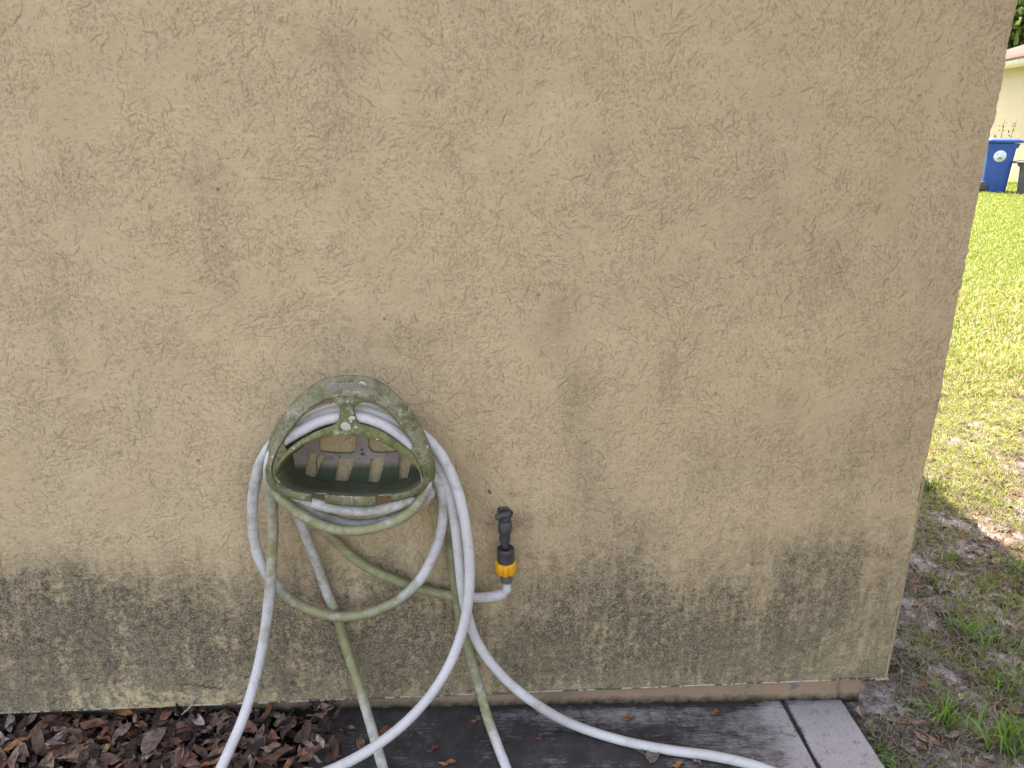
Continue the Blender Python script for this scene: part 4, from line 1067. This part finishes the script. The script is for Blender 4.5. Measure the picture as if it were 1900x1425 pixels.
a.add(V, [(0, 1, 2, 3), (0, 4, 5, 1), (7, 0, 3, 8)]); nch(a.build('fascia', M_FAS, None, False))
a = Acc(); Rz = ZE+.19
V = [nbp(U0-ov-.03, ov+.04, Rz), nbp(U1+ov, ov+.04, Rz), nbp(U1-3, -3.5, Rz+1.35), nbp(U0+3, -3.5, Rz+1.35), nbp(U0-ov-.03, -7.4, Rz), nbp(U1+ov, -7.4, Rz), nbp(U0-ov-.03, ov+.04, Rz-.035), nbp(U1+ov, ov+.04, Rz-.035)]
fs = [(0, 1, 2, 3), (4, 0, 3), (5, 4, 3, 2), (1, 5, 2), (6, 7, 1, 0)]; a.add(V, fs)
o = a.build('roof', M_TILE, None, False); uvl = o.data.uv_layers.new(name='UVMap')
for pl in o.data.polygons:
    for li_ in pl.loop_indices:
        v = np.array(o.data.vertices[o.data.loops[li_].vertex_index].co)-NB0; e = v@wd; q = (v@wnm)*1.07
        uvl.data[li_].uv = (e, q) if pl.index != 1 and pl.index != 3 else (q, e)
nch(o)
# drip edge, dark line under the tiles
a = Acc(); V = [nbp(U0-ov-.01, ov+.015, ZE+.12), nbp(U1+ov, ov+.015, ZE+.12), nbp(U1+ov, ov+.015, ZE+.16), nbp(U0-ov-.01, ov+.015, ZE+.16)]
a.add(V, [(0, 1, 2, 3)]); nch(a.build('drip_edge', M_COLLAR, None, False))

def bin_mat(name, c1, c2, rough=.45): return m_simple(name, c1, c2, 8, rough, .45, .08)
def cart(label, base, yaw, h, w, dp, mat, lidmat, sticker=False):
    root = thing('wheelie_bin', label, 'bin', tuple(base)); root.rotation_euler = (0, 0, yaw)
    a = Acc(); ws = .80; N = 5
    # body: tapers to the foot, flared collar at the top, side view has the front step of the rim
    prof = [(0, .80, .0), (.02, .81, .0), (.62, .90, .0), (.88, .95, .0), (.90, .97, .03), (.96, .99, .04), (.98, 1.02, .04)]
    rings = []
    for t, k, e in prof:
        hw, hd = w/2*k, dp/2*k; r_ = .05; pts = []
        for cx, cy, a0 in ((hd-r_+e, hw-r_, 0), (-hd+r_, hw-r_, 90), (-hd+r_, -hw+r_, 180), (hd-r_+e, -hw+r_, 270)):
            for q in range(N): an = math.radians(a0+q*90/(N-1)); pts.append((cx+r_*math.cos(an), cy+r_*math.sin(an), t*h*.93))
        rings.append(pts)
    V = np.array(rings).reshape(-1, 3); f = [tuple(q) for q in grid_faces(len(rings), 4*N, True)]+[tuple(reversed(range(4*N)))]
    a.add(V, f); o = a.build('body', mat, root, True); o.data.polygons[-1].use_smooth = False
    # lid: domed slab with a front lip
    a = Acc(); lid = []
    for t, k, e in ((.925, 1.04, .03), (.93, 1.09, .05), (.965, 1.09, .05), (.985, 1.04, .02), (1.0, .86, 0), (1.008, .5, 0)):
        hw, hd = w/2*k, dp/2*k; r_ = .05*k; pts = []
        for cx, cy, a0 in ((hd-r_+e, hw-r_, 0), (-hd+r_, hw-r_, 90), (-hd+r_, -hw+r_, 180), (hd-r_+e, -hw+r_, 270)):
            for q in range(N): an = math.radians(a0+q*90/(N-1)); pts.append((cx+r_*math.cos(an), cy+r_*math.sin(an), t*h))
        lid.append(pts)
    V = np.array(lid).reshape(-1, 3); a.add(V, [tuple(q) for q in grid_faces(len(lid), 4*N, True)]+[tuple(range((len(lid)-1)*4*N, len(lid)*4*N)), tuple(reversed(range(4*N)))])
    box(a, (dp/2+.085, 0, .945*h), (.045, w*.28, .018)); a.build('lid', lidmat, root, True)
    a = Acc(); pt_, _ = catmull([(-dp/2, w*.36, .90*h), (-dp/2-.07, w*.36, .93*h), (-dp/2-.09, w*.30, .935*h), (-dp/2-.09, -w*.30, .935*h), (-dp/2-.07, -w*.36, .93*h), (-dp/2, -w*.36, .90*h)], .02)
    V, Q, L = tube(pt_, .016, 8); a.add(V, Q); a.build('handle', mat, root)
    for sgn in (-1, 1):
        a = Acc(); lathe(a, (-dp/2*.86, sgn*(w/2*.86)+.0, .115), [(.05, -.03), (.105, -.028), (.115, -.018), (.115, .018), (.105, .028), (.05, .03)], 24, 'y'); wh = a.build('wheel', M_COLLAR, root)
        a = Acc(); lathe(a, (-dp/2*.86, sgn*(w/2*.86+.004), .115), [(.01, -.032), (.065, -.031), (.075, -.026), (.075, .026), (.065, .031), (.01, .032)], 20, 'y'); a.build('hub', M_COLLAR, wh)
    if sticker:
        # round white council style sticker with a faint dark mark, on the side that faces the camera
        zc_ = .68*h; xc = -.02
        side_y = -(w/2*.93)-.010; n = 40
        a = Acc(); V = [(xc+.115*math.cos(2*math.pi*i/n), side_y-.008*(.115*math.sin(2*math.pi*i/n))/.1, zc_+.115*math.sin(2*math.pi*i/n)) for i in range(n)]
        V += [(x, y+.004, z) for x, y, z in V]
        a.add(V, [tuple(range(n))]+[(i, n+i, n+(i+1) % n, (i+1) % n) for i in range(n)]); st = a.build('sticker', M_STK, root, False)
        a = Acc(); y_ = side_y-.004
        V = [(xc-.050, y_, zc_-.062), (xc-.010, y_, zc_-.015), (xc+.030, y_, zc_-.020), (xc+.040, y_, zc_-.060), (xc+.022, y_, zc_-.062), (xc+.008, y_, zc_-.038), (xc-.018, y_, zc_-.062)]
        a.add(V, [(0, 6, 1), (6, 5, 1), (5, 2, 1), (5, 4, 2), (4, 3, 2)]); a.build('sticker_mark', M_STKD, st, False)
        a = Acc()
        for c0, c1, r_ in ((-.045, .035, .03), (.04, .045, .032)):
            pts = [(xc+c0+r_*math.cos(t), y_-.001, zc_+c1+r_*.8*math.sin(t)) for t in np.linspace(.6, 5.2, 16)]; tv, tq, _ = tube(np.array(pts), .006, 6); a.add(tv, tq)
        a.build('sticker_print', M_STKG, st)
    return root
M_STK = m_simple('sticker_white', (.62, .72, .78), (.58, .68, .74), 10, .4, .4, 0)
M_STKD = m_simple('sticker_dark', (.10, .13, .15), (.08, .11, .12), 10, .4, .4, 0); M_STKG = m_simple('sticker_grey', (.36, .44, .48), (.34, .42, .46), 10, .4, .4, 0)
M_BLUE = bin_mat('blue_bin_plastic', (.010, .070, .30), (.008, .060, .25)); M_GREYB = bin_mat('grey_bin_plastic', (.055, .058, .07), (.085, .088, .10), .6)
vb = G(1839, 356, HZ+.01)
cart('blue wheelie bin with round white sticker standing on the neighbouring lawn', vb, math.radians(-22), 1.08, .50, .54, M_BLUE, M_BLUE, True)
vg = G(1908, 360, HZ+.01)
cart('dusty dark grey bin at the right edge beside the blue one', vg, math.radians(-215), .66, .5, .52, M_GREYB, M_GREYB)
# shrub sprigs behind the blue bin
M_SHR = m_simple('shrub_green', (.10, .16, .04), (.16, .21, .05), 20, .6, .3, 0); M_BARK = m_simple('bark', (.16, .12, .09), (.09, .07, .05), 20, .9, .1, .8)
def shrub():
    b = G(1868, 341, HZ)+wnm*.5; b[2] = HZ
    root = thing('shrub', 'thin leafy shrub poking up behind the blue bin against the cream wall', 'shrub', tuple(b))
    gg = np.random.default_rng(3); st = Acc(); lf = Acc()
    tips = [(.0, -.05, 1.15), (.15, -.10, 1.45), (.36, -.20, 1.40), (-.22, .05, 1.2), (-.1, .1, 1.05), (-.35, 0, 1.0), (.05, .15, .9), (.3, .1, .8), (-.4, .1, .75), (.5, 0, .7)]
    for tx, ty, tz in tips:
        p0 = np.array([gg.normal(0, .05), gg.normal(0, .05), 0]); p1 = np.array([tx, ty, tz]); mid = (p0+p1)/2+gg.normal(0, .06, 3)
        pt_, _ = catmull([p0, mid, p1], .04); V, Q, L = tube(pt_, np.linspace(.010, .004, len(pt_)), 6); st.add(V, Q)
        for k in range(34):
            q = pt_[int(gg.uniform(.35, 1)*(len(pt_)-1))]; V, f = leaf_geo(.075, .032, .2, .2, gg, 5, 3)
            lf.add(V@rotm(gg.uniform(0, 6.28), gg.normal(0, .7), gg.normal(0, .7)).T+q+gg.normal(0, .03, 3), f)
    st.build('stem', M_BARK, root); lf.build('foliage', M_SHR, root)
shrub()
def tree(label, base, trunk_h, crown_c, crown_r, nleaf, seed, leafL=.12, col=None, group=None):
    root = thing('tree', label, 'tree', tuple(base), group); gg = np.random.default_rng(seed)
    a = Acc(); lf = Acc(); top = np.array([crown_c[0], crown_c[1], crown_c[2]]); b0 = np.zeros(3)
    fork = np.array([top[0]*.25, top[1]*.25, trunk_h])
    V, Q, L = tube(catmull([b0, fork*.5+[.05, 0, 0], fork], .1)[0], .16, 10); a.add(V*np.array([1, 1, 1]), Q)
    cl = []
    for k in range(16):
        d = gg.normal(0, 1, 3); d /= np.linalg.norm(d); e = top+d*np.array(crown_r)*gg.uniform(.5, .95)
        pt_, _ = catmull([fork, (fork+e)/2+gg.normal(0, .15, 3), e], .12); V, Q, L = tube(pt_, np.linspace(.07, .012, len(pt_)), 7); a.add(V, Q)
        cl.append(e); cl.append((fork+e*2)/3+gg.normal(0, .2, 3))
    a.build('trunk', M_BARK, root)
    cl = np.array(cl); n = nleaf; ci = gg.integers(0, len(cl), n); q = cl[ci]+gg.normal(0, 1, (n, 3))*np.array(crown_r)*.20
    # leaf quads
    az = gg.uniform(0, 6.28, n); h = gg.uniform(.6, 1.2, n)*leafL
    V_, Q_, T_, C_ = blades(q, h, h*.45, gg.uniform(.3, 2.2, n), az, np.array([.07, .12, .03])*gg.uniform(.5, 1.6, (n, 1)), 2)
    o = mesh_blades('crown', [(V_, Q_, T_, C_)], None, None, None, False); o.parent = root
    return root
tree('dark green tree rising behind the pink roof at the top right corner', G(1885, 300, HZ)*np.array([1, 1, 0])+np.array([9.5, 9.0, HZ]), 3.0, (-2.0, 0, 6.0), (4.2, 3.2, 3.6), 30000, 1, .36)
tree('tree beside the wall corner whose shade falls on the soil', (4.3, 2.0, -.04), 2.6, (-1.25, .15, 4.1), (1.15, .85, .8), 9000, 2, .11)

tree('unseen leafy tree added right of the camera to dim the right of the wall', (3.0, -2.0, -.04), 1.0, (-.65, .45, 2.0), (.9, 1.1, 1.7), 34000, 5, .14)  # added out of view to block skylight from the wall's right side

tree('green tree on the horizon left of the neighbouring house, hidden by the wall corner', (2.5, 33.0, HZ), 3.0, (0, 0, 5.5), (4.5, 3.0, 3.2), 9000, 8, .5)
tree('second green tree on the horizon, further left behind the wall', (-8.0, 33.0, HZ), 3.0, (0, 0, 5.0), (5.0, 3.0, 3.0), 9000, 9, .5)
